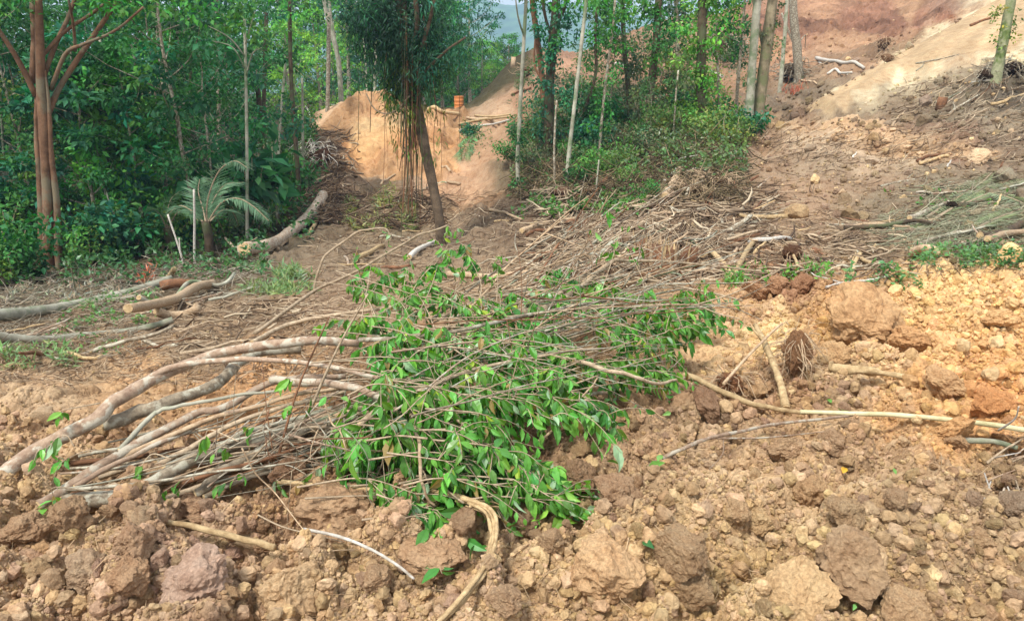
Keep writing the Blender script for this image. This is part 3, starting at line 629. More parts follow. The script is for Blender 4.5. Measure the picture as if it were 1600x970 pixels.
# ---- understory trees: the green wall on the left
US = [broad_tree(300+i, (5.6, 6.6, 7.8, 5.0, 7.0, 8.6, 6.2, 4.6)[i], .07, (.12, .2, .25, .08, .18, .3, .1, .05)[i], (1.9, 2.2, 2.6, 1.7, 2.1, 2.6, 2.4, 1.8)[i], 52, 62,
      (.17, .14, .18, .24, .13, .2, .28, .15)[i], (G_MID, G_DEEP, G_TEAL, G_LITE, G_DEEP, G_MID, G_TEAL, G_YEL)[i], .5, .05, .45, mat=M_GREY) for i in range(8)]
GU = 'young rainforest trees forming the green wall at the left edge of the clearing'
US_LB = ['young rainforest tree with mid green leaves in the left forest wall', 'young rainforest tree with small deep green leaves in the left forest wall', 'tall young rainforest tree with bluish green leaves in the left forest wall',
 'low young rainforest tree with big light green leaves in the left forest wall', 'young rainforest tree with tiny dark leaves in the left forest wall', 'tallest young rainforest tree with mid green leaves in the left forest wall',
 'young rainforest tree with very large bluish green leaves in the left forest wall', 'short young rainforest tree with yellow green leaves in the left forest wall']
rr = random.Random(5)
row = []
for k in range(17): row.append((-70+k*34+rr.uniform(-12, 12), rr.uniform(21, 24.5) if k < 12 else rr.uniform(26, 33)))
for k in range(16): row.append((-90+k*42+rr.uniform(-15, 15), rr.uniform(28, 36)))
for k in range(17): row.append((-90+k*50+rr.uniform(-15, 15), rr.uniform(42, 56)))
for k in range(12): row.append((-60+k*72+rr.uniform(-15, 15), rr.uniform(60, 76)))
for k, (px, Y) in enumerate(row):
    if Y < 34 and px > 350: continue
    if Y < 50 and px > 430: continue
    v = k*5 % 8 if rr.random() < .6 else rr.randrange(8)
    if v == 7 and k % 4: v = 1
    p = at_depth(px, Y); sc = rr.uniform(.8, 1.15)*(1 if Y < 30 else 1.25 if Y < 60 else 1.7)
    if px > 690: sc *= .6
    put_tree('forest_tree', US[v], p, rr.uniform(0, 6.28), sc, US_LB[v], 'tree', GU)
# ---- trees behind the sand mound and at the gap
BG = [broad_tree(350+i, (9, 8, 7)[i], .16, (.35, .15, .1)[i], (3.2, 3., 2.8)[i], 60, 60, (.2, .22, .2)[i], (G_TEAL, G_MID, G_LITE)[i], .62, mat=M_GREY) for i in range(3)]
for px, Y, v, s, lb in [(735,66,0,1.0,'dark tree with open layered crown standing against the blue hill'),(768,70,2,.62,'light green bushy tree in front of the blue hill'),(795,62,1,.45,'small dark tree at the top edge of the bare cutting'),
      (752,58,2,.5,'bright green bush tree right above the orange drum'),(690,56,1,.85,'mid green tree right behind the hanging root tree'),(655,60,0,.95,'teal tree directly behind the sand mound top'),(600,56,1,.95,'mid green tree behind the left peak of the sand mound'),
      (540,55,0,1.0,'bluish tree behind the left shoulder of the sand mound'),(500,50,2,.9,'bright yellow green tree behind the dead standing poles'),(455,44,2,.75,'glossy bright green tree high in the forest left of the pale twin trunk'),(715,62,1,.7,'green tree beside the dark open crowned tree'),(570,62,2,1.1,'light green tree far behind the sand mound')]:
    put_tree('background_tree', BG[v], at_depth(px, Y), rr.uniform(0, 6), s*1.1, lb, 'tree')
# ---- far wood as one mass
r = np.random.default_rng(61); fm = MB()
cs, rd = [], []
for k in range(620):
    px = r.uniform(-500, 830); Y = r.uniform(70, 125); p = at_depth(px, Y)
    top = 13 if px < 640 else 5 if px < 720 else 1.5
    cs.append((p.x, p.y, p.z+r.uniform(0, top))); rd.append(r.uniform(1.4, 2.6))
clump_leaves(fm, r, cs, rd, 70, .55, G_DEEP, .8, .2)
tag(ob('distant_forest', fm.mesh('distant_forest', M_LEAFD)), 'far green forest mass seen between the nearer trees', 'forest', kind='stuff')

# ---- trunks with explicit courses (photo positions at one depth)
def course(pts, Y, lean=0): return [W3(px, py, Y+lean*i) for i, (px, py) in enumerate(pts)]
def trunk_thing(name, label, pts, Y, wpx, mat, ns=9, group=None, crown=None, ivy=None, cat='tree', extra=(), seed=0, rough=.12, n=18, taper=.75):
    P0 = gnd(*pts[0]); Y = P0.y if Y is None else Y
    c = course(pts, Y); base = c[0].copy(); g0 = float(hb(np.array([base.x]), np.array([Y]))[0]); c = [Vector((base.x, Y, min(g0, base.z)-.25))] + c
    r0 = wpx/2*Y/F/ct; e = empty(name, (base.x, Y, c[0].z+.25)); O = np.array(e.location)
    tb = MB(); sp = smooth_path(c, n)-O; tube(tb, sp, np.linspace(r0*1.1, r0*taper, n), ns, rough, None, seed)
    for (pp, w0, w1) in extra:
        q = smooth_path(course(pp, Y), 12)-O; q[:, 1] += np.linspace(0, .6*(1 if seed % 2 else -1), 12); tube(tb, q, np.linspace(w0/2*Y/F, w1/2*Y/F, 12), 7, .12, None, seed+3)
    ob('trunk', tb.mesh('trunk', mat, True), e)
    r = np.random.default_rng(seed+11)
    if ivy:
        f0, f1, rad, dens, col, ls = ivy; lb = MB(); cs = []
        for k in range(dens):
            f = r.uniform(f0, f1); q = sp[int(f*(n-1))]+(sp[min(n-1, int(f*(n-1))+1)]-sp[int(f*(n-1))])*r.random()
            a = r.uniform(0, 6.28); w_ = rad*r.uniform(.2, 1)*(1+.5*math.sin(f*17+seed)); cs.append(q+np.array([math.cos(a)*w_, math.sin(a)*w_, 0]))
        clump_leaves(lb, r, cs, np.full(len(cs), rad*.55), 34, ls, col, .8, .45)
        ob('climbing_leaves', lb.mesh('climbing_leaves', M_LEAFD), e)
    if crown:
        lb = MB()
        for (px, py, rad, cnt, col, ls, tm) in crown:
            q = np.array(W3(px, py, Y))-O; cs = q+r.normal(size=(cnt, 3))*rad*.5
            clump_leaves(lb, r, cs, np.full(cnt, rad*.42), 46, ls, col, .6, .3, tm)
        ob('crown', lb.mesh('crown', M_LEAFD), e)
    tag(e, label, cat, group); return e
# large tree at far left with fluted reddish trunk
P0 = gnd(80, 424); Y0 = P0.y
e = empty('forest_tree', P0); O = np.array(P0); tb = MB()
pxm = Y0/F
for k, (dx, w_, top) in enumerate([(-14, 13, [(65,320),(58,220),(58,160),(62,90)]), (-4, 15, [(74,300),(66,160),(62,60),(60,-60)]), (6, 14, [(82,300),(74,190),(67,120),(63,50)]), (13, 11, [(89,320),(80,240),(76,160),(70,110)]), (1, 17, [(78,300),(68,180),(64,100),(62,20)]), (-9, 9, [(69,300),(62,200),(60,140)]), (10, 8, [(86,330),(79,260),(73,200),(68,150)])]):
    c = [W3(80+dx, 440, Y0-.15*(k % 2)), W3(79+dx*.95, 400, Y0-.12*(k % 2))]+[W3(x, y, Y0-.1*(k % 2)) for x, y in top]
    tube(tb, smooth_path(c, 22)-O, np.linspace(w_/2*pxm*1.2, w_/2*pxm*(.3 if k != 1 else .7), 22), 9, .2, None, 40+k)
for k, (pp, w0, w1) in enumerate([([(74,180),(84,140),(118,75),(145,25),(175,-30)],10,6),([(80,140),(110,85),(145,70),(200,50),(250,15)],7,3),([(68,120),(76,70),(88,20),(96,-40)],8,5),([(56,150),(40,95),(14,40),(-20,5)],9,5),([(50,130),(42,60),(28,0),(20,-60)],10,7),([(118,80),(130,40),(138,0)],5,3),([(64,90),(90,50),(130,15),(160,-20)],6,4)]):
    q = smooth_path(course(pp, Y0), 14)-O; q[:, 1] += np.linspace(0, (-1)**k*.8, 14); tube(tb, q, np.linspace(w0/2*pxm, w1/2*pxm, 14), 7, .1, None, 50+k)
ob('trunk', tb.mesh('trunk', bark_mat('reddish_bark', (92, 66, 48), (140, 106, 80), (124, 112, 90), sc=3, grain=24), True), e)
lb = MB(); r = np.random.default_rng(3)
cs = [np.array(W3(px, py, Y0+dy))-O for px, py, dy in [(0,10,1),(30,-30,0),(100,-40,1),(150,-30,-1),(200,-60,0),(250,0,1),(240,20,0),(180,-20,1),(-40,0,0),(300,-40,0),(60,-120,0),(120,-140,0),(0,-110,0)] for _ in range(3)]
cs = [c+r.normal(size=3)*.5 for c in cs]; clump_leaves(lb, r, cs, np.full(len(cs), .7), 60, .15, G_MID, .4)
ob('crown', lb.mesh('crown', M_LEAFD), e); tag(e, 'large tree with fluted reddish trunk and spreading bare limbs at far left', 'tree')
# slender forest trunks
SL = [([(386,395),(386,250),(384,120),(382,30)],21,5,M_PALE,'slim straight pale trunk right behind the palm'),
 ([(178,360),(170,300),(163,220),(158,130),(156,60)],24,5,M_PALE,'thin pale trunk right of the large reddish tree'),
 ([(182,300),(187,220),(186,165),(190,90)],27,3,M_PALE,'very thin pale stem beside the thin pale trunk'),
 ([(262,330),(262,200),(256,130),(248,60),(240,-30)],26,9,M_GREY,'greyish trunk half hidden by leaves in the middle of the left forest'),
 ([(534,215),(533,160),(528,90),(510,20),(504,-40)],47,8,M_PALE,'pale leaning twin trunk in the forest left of the sand mound'),
 ([(585,200),(586,120),(588,60)],48,5,M_PALE,'short pale trunk visible right behind the left peak of the sand mound'),
 ([(574,190),(572,110),(568,60)],48,3,M_PALE,'thin pale stem beside the short pale trunk behind the sand mound'),
 ([(474,300),(473,190),(472,122)],29,4,M_PALE,'broken pale pole standing at the forest edge left of the sand mound'),
 ([(436,300),(436,225),(442,140),(446,100)],28,4,M_PALE,'thin crooked pale stem at the right end of the forest'),
 ([(470,330),(464,250),(455,120),(452,0)],27,7,M_DARK,'dark slender trunk at the right end of the forest'),
 ([(433,345),(432,270),(430,200)],25,4,M_GREY,'thin grey stem above the big fallen log'),
 ([(122,340),(120,250),(112,160),(100,60)],25,4,M_GREY,'thin grey stem just right of the large reddish tree'),
 ([(20,400),(8,280),(0,140),(-10,20)],23,4,M_PALE,'thin pale stem at the far left edge'),
 ([(340,330),(342,210),(340,80),(338,-20)],30,6,M_GREY,'grey trunk deep in the forest above the palm'),
 ([(208,360),(206,250),(210,140),(216,20)],32,6,M_DARK,'dark trunk deep in the left forest'),
 ([(305,340),(300,200),(296,60)],36,7,M_DARK,'dark trunk in the shade behind the palm'),
 ([(410,330),(412,180),(416,20)],33,7,M_DARK,'dark trunk in the shade right of the slim pale trunk'),
 ([(508,300),(512,160),(514,20)],40,7,M_GREY,'grey trunk left of the pale leaning twin trunk')]
for k, (pts, Y, w_, m_, lb_) in enumerate(SL):
    ex = ()
    if k == 0: ex = [([(384,110),(370,75),(345,65)],2.5,1),([(384,120),(400,85),(420,75)],2.5,1),([(384,90),(365,60),(335,40)],2.5,1),([(383,70),(395,50),(410,20)],2.5,1)]
    if k == 4: ex = [([(534,170),(530,100),(520,30),(514,-40)],6,4)]
    if k == 3: ex = [([(258,140),(250,100),(236,60)],5,3)]
    top = pts[-1]; cr = [(top[0], top[1]-10, 1.0, 7, (G_MID, G_TEAL, G_DEEP)[k % 3], .16, LT_S)] if k not in (7,) else None
    trunk_thing('forest_tree', lb_, pts, Y, w_, m_, crown=cr, extra=ex, seed=60+k)
# ---- hanging root tree in the middle
P0 = gnd(690, 388); Yh = P0.y; e = empty('hanging_root_tree', P0); O = np.array(P0); pm = Yh/F
tb = MB()
sp = smooth_path([W3(691, 396, Yh), W3(686, 340, Yh), W3(670, 260, Yh), W3(652, 170, Yh), W3(640, 90, Yh), W3(628, 20, Yh), W3(618, -50, Yh)], 26)-O
tube(tb, sp, np.linspace(8*pm, 9*pm, 26), 10, .14, None, 5)
for k, (pp, w0) in enumerate([([(648,150),(636,90),(606,40),(580,0),(560,-40)],8),([(646,130),(660,80),(676,30),(690,-30)],7),([(640,110),(620,80),(600,55),(575,45)],6),([(644,140),(668,110),(700,80),(730,60)],5),([(636,80),(610,20),(600,-40)],8),([(640,90),(655,40),(650,-40)],9)]):
    q = smooth_path(course(pp, Yh), 12)-O; q[:, 1] += np.linspace(0, (-1)**k*.7, 12); tube(tb, q, np.linspace(w0/2*pm*1.1, w0/2*pm*.6, 12), 7, .15, None, k)
ob('trunk', tb.mesh('trunk', bark_mat('root_bark', (62, 52, 42), (108, 92, 74), sc=5, grain=40), True), e)
r = np.random.default_rng(21)
for k in range(46):        # each hanging root its own part
    x0 = r.normal(643, 9) if k < 26 else r.normal(640, 34); y0 = r.uniform(20, 120); y1 = r.uniform(200, 345) if k < 26 else r.uniform(160, 300)
    if k % 5 == 0: y1 = r.uniform(320, 375)
    dy = r.normal()*.35; m_ = 7; b = MB()
    xs = x0+np.linspace(0, r.normal()*8, m_)+r.normal(size=m_)*1.2; ys = np.linspace(y0, y1, m_)
    q = smooth_path([W3(xs[i], ys[i], Yh+dy) for i in range(m_)], 16)-O; tube(b, q, r.uniform(.5, 1.5)*pm*(.75 if k < 26 else .4), 4, 0, None); ob('hanging_root', b.mesh('hanging_root', M_DARK if k % 3 else M_BROWN), e)
b = MB(); tube(b, smooth_path(course([(572,146),(585,170),(604,178),(622,170),(640,150)], Yh-.3), 16)-O, 1.1*pm, 5); ob('hanging_root', b.mesh('hanging_root', M_TWIG), e)
lb = MB()
for (px, py, rad, cnt, col) in [(590,20,.75,20,(34,66,50)),(615,0,.8,22,(32,62,48)),(650,10,.8,20,(34,68,52)),(600,60,.7,20,(32,64,48)),(640,60,.7,18,(34,68,50)),(625,100,.6,18,(36,70,50)),(668,55,.7,14,(44,88,66)),(690,35,.6,9,(56,106,80)),(570,50,.5,7,(46,90,64)),(685,85,.5,7,(58,110,84)),(575,95,.5,8,(48,92,62)),(615,130,.4,8,(56,84,44)),(645,130,.4,8,(60,88,46)),(665,120,.4,8,(66,98,50)),(560,10,.5,6,(48,94,62)),(712,50,.5,7,(62,116,90)),(700,0,.6,7,(62,114,88)),(690,125,.4,6,(60,110,84)),(660,-60,.9,14,(54,102,76)),(590,-60,.9,14,(46,92,62))]:
    q = np.array(W3(px, py, Yh))-O; cs = q+r.normal(size=(cnt, 3))*rad*np.array([.55, .6, .5]); clump_leaves(lb, r, cs, np.full(cnt, .32), 58, .15, col, .9, .4, LT_L)
for k in range(34):
    px, py = (r.uniform(600, 645), r.uniform(110, 185)) if k < 18 else (r.uniform(600, 690), r.uniform(150, 270))
    q = np.array(W3(px, py, Yh-.2))-O; clump_leaves(lb, r, [q], [.16], 16, .15, (96, 116, 52), 1.6, 1.3, LT_L)
ob('crown', lb.mesh('crown', M_LEAFD), e); tag(e, 'leaning dark tree with curtain of hanging roots in the middle of the clearing', 'tree')
# ---- vine clad group right of centre
GR = [
 ([(809,240),(812,180),(817,90),(822,0),(824,-60)],23.5,6,M_PALE,'pale thin trunk standing leftmost in the group at right of centre',(.0,.3,.25,8,G_DEEP,.12),[(824,-40,1.,8,G_MID,.14,LT_S)],[([(820,60),(810,30),(804,-10)],3,2)]),
 ([(851,190),(846,110),(838,50),(830,-10),(826,-60)],27,9,M_BROWN,'brown leaning trunk behind the leftmost pale trunk',(.0,.25,.4,12,G_DEEP,.14),[(826,-50,1.,8,G_MID,.16,LT_S)],[([(850,130),(835,100),(838,40),(832,-20)],3,3)]),
 ([(858,196),(858,146),(862,80),(868,20),(872,-50)],26,15,M_DARK,'thick dark trunk wrapped in leafy climbers left of the bright hillside',(.1,.85,.55,46,G_TEAL,.13),[(875,-20,1.1,10,G_DEEP,.16,LT_S),(862,60,.6,8,G_TEAL,.14,LT_S)],[([(862,60),(850,20),(845,-30)],5,4),([(864,50),(880,15),(890,-40)],6,5)]),
 ([(887,262),(896,180),(905,100),(915,10),(920,-50)],22,6,M_PALE,'thin pale trunk leaning right in front of the bright hillside',(0,.2,.2,5,G_DEEP,.12),[(922,-40,.9,8,G_MID,.14,LT_S)],[]),
 ([(937,232),(942,170),(950,100),(957,50),(962,-10)],23,4,M_GREY,'thin greyish sapling with sparse foliage in the middle of the right group',(.15,.95,.4,22,G_MID,.12),[(965,-10,1.1,12,G_MID,.14,LT_S)],[]),
 ([(905,200),(930,120),(930,60),(935,-20)],28,5,M_DARK,'thin dark climber covered stem behind the pale leaning trunk',(.2,1,.6,30,G_MID,.13),[(930,10,1.0,10,G_DEEP,.15,LT_S)],[]),
 ([(1010,205),(1018,136),(1026,60),(1030,-10),(1032,-60)],27,12,M_DARK,'dark trunk with dense climber column in the centre of the right group',(.15,1,.38,44,G_MID,.12),[(1000,10,1.1,12,G_MID,.15,LT_S),(1040,40,.9,8,G_DEEP,.14,LT_S)],[]),
 ([(985,215),(982,140),(975,70),(972,-20)],30,8,M_DARK,'dark leaf wrapped trunk between sapling and climber column',(.2,1,.7,40,G_DULL,.14),[(970,15,1.2,12,G_MID,.16,LT_S)],[]),
 ([(1063,215),(1062,150),(1058,70),(1056,-20)],31,7,M_GREY,'grey trunk in thin foliage left of the leafy pillar trunk',(.2,1,.75,44,G_DULL,.13),[(1060,20,1.1,10,G_DEEP,.15,LT_S)],[]),
 ([(1096,200),(1096,140),(1096,80),(1098,10),(1098,-50)],25,15,M_DARK,'leafy pillar trunk thickly wrapped in light green climbers',(.2,1,.5,56,(92,146,60),.13),[(1100,0,1.1,12,G_LITE,.15,LT_S),(1080,50,.7,8,G_LITE,.14,LT_S)],[]),
 ([(1125,195),(1122,120),(1120,50),(1120,-20)],27,4,M_GREY,'thin grey trunk right of the leafy pillar trunk',(.6,1,.7,14,G_MID,.14),None,[]),
 ([(1150,190),(1153,130),(1160,50),(1166,-30)],27,5,M_GREY,'thin grey trunk just left of the big pale trunk',(.5,1,.5,16,G_DEEP,.14),None,[]),
 ([(1169,212),(1172,150),(1178,70),(1184,0),(1188,-50)],25,13,M_PALE,'big pale bare trunk at the right end of the group',None,[(1150,-5,.8,8,G_DEEP,.15,LT_S)],[]),
 ([(1181,222),(1188,150),(1197,80),(1205,20),(1214,-50)],25.4,18,bark_mat('twin_bark',(96,84,64),(150,138,112),(110,112,78),sc=4,grain=40),'thick brown trunk growing beside the big pale trunk',(.0,.95,.22,20,G_DULL,.1),None,[([(1196,90),(1190,40),(1180,-30)],6,4)]),
 ([(1220,128),(1224,80),(1228,30),(1232,-40)],36,6,M_PALE,'slim pale trunk standing behind the twin trunks on the right',None,None,[]),
 ([(1248,112),(1245,70),(1240,20),(1238,-40)],38,13,M_GREY,'grey forked trunk beside the slim pale trunk on the slope',(.0,.5,.3,6,G_DULL,.1),None,[([(1246,80),(1236,50),(1228,20)],4,3),([(1247,70),(1262,55),(1265,75)],2,1)]),
 ([(866,275),(866,230),(868,180),(870,157)],21,3.4,M_GREY,'bare little stem in the bushes right of the leftmost pale trunk',None,None,[]),
 ([(932,292),(934,270),(936,250)],19,3,M_PALE,'short cut pale stem above the brown leaning sticks',None,None,[]),
 ([(1052,250),(1053,200),(1056,150),(1060,110)],24,3,M_GREY,'thin bare stem left of the leafy pillar trunk',(.3,1,.3,10,G_DULL,.1),None,[]),
]
for k, (pts, Y, w_, m_, lb_, ivy, cr, ex) in enumerate(GR):
    if ivy: ivy = (ivy[0], ivy[1], ivy[2]*1.05, int(ivy[3]*1.05), ivy[4], ivy[5])
    trunk_thing('vine_clad_tree' if ivy and ivy[3] > 20 else 'slender_tree', lb_, pts, Y, w_, m_, crown=cr, ivy=ivy, extra=ex, seed=100+k)
# ---- shrubs
def shrub_mesh(seed, h, rad, base, ls, n=26, per=42, tm=LT_S):
    r = np.random.default_rng(seed); tb = MB(); lb = MB(); cs = []
    for i in range(9):
        a = r.uniform(0, 6.28); q = limb(r, tb, (r.normal()*.06, r.normal()*.06, -.05), (math.cos(a)*.7, math.sin(a)*.7, 1), h*r.uniform(.6, 1.05), .018, 6, .3, .05, 5); cs += [q[-1], q[-2], q[-3]]
    cs = [c*np.array([rad/h*1.4, rad/h*1.4, 1]) for c in cs][:n]
    clump_leaves(lb, r, cs, h*.24*r.uniform(.7, 1.2, len(cs)), per, ls, base, .7, .2, tm)
    return tb.mesh('stem', M_TWIG, True), lb.mesh('foliage', M_LEAFD)
SHM = [shrub_mesh(400+i, 1.0, .7, c, s) for i, (c, s) in enumerate([((62, 112, 56), .08), (G_DEEP, .10), ((82, 128, 62), .075), (G_DULL, .07), (G_TEAL, .12), ((100, 124, 62), .08)])]
SH_L = ['mid green', 'dark green', 'bright green', 'dull grey green', 'broad leaved bluish green', 'yellowish green']
GS = 'low shrubs along the forest edge and under the trees'
ns = []
for px in range(-40, 400, 24): ns.append((px+rr.uniform(-10, 10), 434-.10*px+rr.uniform(-14, 4)+(20 if px < 60 else 0), rr.uniform(1.1, 1.9)))
for px in range(-40, 400, 30): ns.append((px+rr.uniform(-10, 10), 408-.06*px+rr.uniform(-10, 4), rr.uniform(1.8, 3.0)))
for px, py in [(385,372),(410,356),(432,340),(448,318),(445,290),(455,262),(462,230),(460,200),(475,172)]: ns.append((px, py, rr.uniform(1.3, 2.4)))
for px, py, s in ns: 
    if abs(px-84) < 38 and py > 395: continue
    if abs(px-320) < 30 and py > 395: s *= .5
    v = rr.choice((0, 1, 1, 4, 4, 3, 2, 0)); put_tree('shrub', SHM[v], P(px, py), rr.uniform(0, 6), s, SH_L[v]+' shrub at the foot of the left forest', 'shrub', GS, ('stem', 'foliage'))
for k, (px, py, s, v) in enumerate([(800,260,1.3,0),(820,240,1.2,1),(842,270,1.2,3),(835,225,1.4,1),(872,250,1.6,3),(890,225,1.6,1),(905,270,1.3,0),(930,250,1.6,4),(945,215,1.8,1),(960,280,1.2,2),(985,255,1.5,3),(1010,240,1.5,0),(1035,260,1.3,3),(1055,230,1.6,5),(1080,240,1.9,5),(1105,245,1.7,2),(1125,250,1.5,5),(1140,225,1.8,1),(1155,235,1.4,4),(1085,215,1.9,1),(940,285,1.1,2),(915,290,.9,0),
      (1000,210,1.6,3),(960,190,1.9,3),(920,180,1.9,1),(1040,190,1.7,3),(1075,175,1.9,3),(850,318,.55,2),(865,205,1.8,3),(895,185,1.8,4),(1130,110,1.6,3),(1150,90,1.6,3),(1120,80,1.4,3),(795,95,2.,1),(770,120,1.8,2),(752,135,1.8,0),(735,220,1.0,4),(1010,320,.7,0),(980,300,.8,2)]):
    put_tree('shrub', SHM[v], P(px, py), rr.uniform(0, 6), s*.9, SH_L[v]+' shrub under the slender trees on the slope right of centre', 'shrub', GS, ('stem', 'foliage'))
# big leaf understory plants
BLM = shrub_mesh(480, 1.5, 1.0, (60, 118, 74), .36, 24, 12)
for px, py, s in [(300,300,1.3),(330,250,1.2),(270,330,1.2),(190,380,.9),(380,260,1.3)]: put_tree('broad_leaf_plant', BLM, at_depth(px, 22.5)+Vector((0, 0, (330-py)*.012)), rr.uniform(0, 6), s, 'broad leaved bluish plant growing around the palm', 'plant', 'broad leaved plants around the palm', ('stem', 'foliage'))
# ---- palm
def frond(mb, rb, pts, wl, r, col, ls=46, droop=.35):
    q = smooth_path(pts, ls); tube(rb, q, np.linspace(.022, .006, ls), 5)
    T = np.gradient(q, axis=0); T /= np.linalg.norm(T, axis=1, keepdims=True); up = np.array([0, 0, 1.])
    S = np.cross(T, up); S /= np.linalg.norm(S, axis=1, keepdims=True)+1e-6; Nn = np.cross(S, T)
    for sgn in (-1, 1):
        f = np.linspace(0, 1, ls); k = slice(5, ls); n = ls-5
        ax = (S*sgn*.9+T*.75+Nn*.25)[k]; ax[:, 2] -= droop*r.uniform(.4, 1.3, n)
        L_ = wl*np.sin(np.pi*np.clip(.12+.83*f[k], 0, 1))**.6*r.uniform(.85, 1.1, n)
        T_, fs = LT_L; Fm = frames(ax, Nn[k]+r.normal(size=(n, 3))*.15)
        V = np.einsum('nij,vj->nvi', Fm, T_*np.array([.38, 1, 1]))*L_[:, None, None]+q[k][:, None]
        off = np.arange(n)[:, None, None]*len(T_); mb.add(V.reshape(-1, 3), [(fs[0][None]+off).reshape(-1, 3)], np.repeat(leafcols(r, n, col, .05, .2), len(T_), 0))
def palm(base_px, base_py, Y, fr, label, col):
    b = W3(base_px, base_py, Y); e = empty('palm', b); O = np.array(b); r = np.random.default_rng(int(base_px))
    g0 = float(hb(np.array([b.x]), np.array([b.y]))[0]); tb = MB(); tube(tb, smooth_path([Vector((b.x, b.y, g0-.2)), b+Vector((.02, 0, -.4)), b+Vector((0, 0, .1))], 10)-O, .11, 9, .2); ob('trunk', tb.mesh('trunk', M_DARK, True), e)
    for pts, wl, dy in fr:
        m1, m2 = MB(), MB(); pp = [np.array(W3(x, y, Y+dy*i/(len(pts)-1)))-O for i, (x, y) in enumerate(pts)]
        frond(m1, m2, pp, wl, r, col); f = ob('frond', m1.mesh('frond', M_LEAFD), e); ob('frond_stalk', m2.mesh('frond_stalk', M_TWIG), f)
    tag(e, label, 'palm')
palm(322, 352, 18.2, [([(322,352),(325,310),(342,268),(366,252),(386,262)],.55,-.6),([(322,352),(345,318),(370,310),(395,322),(420,345)],.5,-.5),([(322,352),(318,330),(310,300),(312,280)],.5,.4),([(322,352),(300,330),(280,322),(262,335)],.42,.3),([(322,352),(345,330),(362,330),(372,350)],.45,.8),([(322,352),(330,320),(350,290),(380,285)],.5,.9)],
     'palm with pale silvery arching fronds at the forest edge', (104, 136, 104))
palm(262, 362, 20, [([(262,362),(275,335),(295,330),(310,345)],.45,-.3),([(262,362),(250,335),(232,326),(215,338)],.45,-.3),([(262,362),(262,330),(268,310),(280,300)],.45,.3)], 'small dark green palm left of the silvery palm', (84, 118, 74))
palm(30, 395, 22, [([(30,395),(40,360),(55,340),(70,345)],.5,-.3),([(30,395),(20,355),(5,340),(-12,350)],.5,-.3),([(30,395),(30,350),(35,325),(45,310)],.5,.3)], 'dark palm at the far left beside the large reddish tree', (84, 112, 78))
palm(400, 120, 34, [([(400,120),(425,100),(450,100),(475,120)],1.0,-.5),([(400,120),(380,95),(355,90),(335,105)],1.0,-.5),([(400,120),(405,85),(420,60),(440,50)],1.0,.4)], 'tall palm high among the forest trees', (70, 110, 64))
# ---- dead poles, distant hill
def pole(label, pts, Y, w_, mat, cat='dead tree', name='dead_pole', seed=1, extra=()):
    c = [W3(x, y, Y) for x, y in pts]; g0 = float(hb(np.array([c[0].x]), np.array([Y]))[0])
    if c[0].z > g0-.1: c = [Vector((c[0].x, Y, g0-.15))]+c
    tb = MB(); O = np.array(c[0]); sp = smooth_path(c, 14)-O; tube(tb, sp, np.linspace(w_/2*Y/F, w_/2*Y/F*.8, 14), 8, .15, None, seed)
    for pp, w0 in extra: tube(tb, smooth_path([W3(x, y, Y) for x, y in pp], 10)-O, w0/2*Y/F, 6, .1)
    return tag(ob(name, tb.mesh(name, mat, True), None, O), label, cat)
pole('short bleached dead pole upright in front of the silvery palm', [(304,405),(304,350),(303,296)], 17.5, 4.5, M_BLEACH)
pole('bleached leaning dead branch left of the short dead pole', [(284,402),(274,370),(262,335)], 17.8, 3.5, M_BLEACH, extra=[([(282,395),(281,385),(280,372)],2)])
pole('long thin pale vine stem slanting in front of the left forest', [(238,390),(205,362),(178,335),(166,300)], 19, 2.6, M_PALE)
PP = pole('grey leaning post stem with climbing leaves near the top right corner', [(1556,122),(1564,80),(1574,30),(1584,-30)], 21, 17, bark_mat('moss_post', (132, 136, 100), (176, 176, 140), (112, 128, 74), sc=5, grain=40), seed=9)
r = np.random.default_rng(77); lb = MB(); O = W3(1570, 60, 21)
cs = [np.array(W3(r.choice([1556,1562,1580,1586])+r.normal()*3, r.uniform(10, 75), 20.9+r.normal()*.1)) - np.array(O) for _ in range(26)]
clump_leaves(lb, r, cs, np.full(26, .12), 9, .09, (112, 134, 66), 1); _c = ob('climbing_leaves', lb.mesh('climbing_leaves', M_LEAFD), None, O); _c.parent = PP; _c.location = O-PP.location
# young leafy saplings filling the bank between the slender trees
GSP = [broad_tree(380+i, (3.2, 2.6, 3.8)[i], .035, .1, (.95, .8, 1.)[i], 26, 40, .12, ((80, 110, 64), (94, 126, 68), (62, 100, 62))[i], .34, .08, .6) for i in range(3)]
for k, (px, py, v, s) in list(enumerate([(835,215,2,.9),(880,230,2,1.),(900,205,0,1.1),(925,235,0,1.),(950,205,2,1.2),(970,225,1,1.),(990,195,0,1.2),(1005,170,2,1.2),(1035,200,1,1.2),(1050,175,0,1.3),(1070,205,1,1.2),(1090,170,1,1.4),(1110,215,1,.9),(1125,180,0,1.2),(1145,200,2,1.1),(870,180,2,1.1),(930,170,2,1.3),(1140,140,0,1.3),(1015,140,2,1.4),(985,150,0,1.4),(1060,130,0,1.4),(1090,120,1,1.5),(845,245,0,.7),(905,260,1,.7),(1020,240,0,.8),(1060,250,1,.7),(815,190,2,.6)]))[::2]:
    put_tree('sapling', GSP[v], P(px, py), rr.uniform(0, 6), s*.85, ('slim sapling with dull green leaves on the bank under the slender trees', 'light green sapling on the bank under the slender trees', 'dark bluish green sapling on the bank under the slender trees')[v], 'sapling', 'saplings on the bank right of centre')
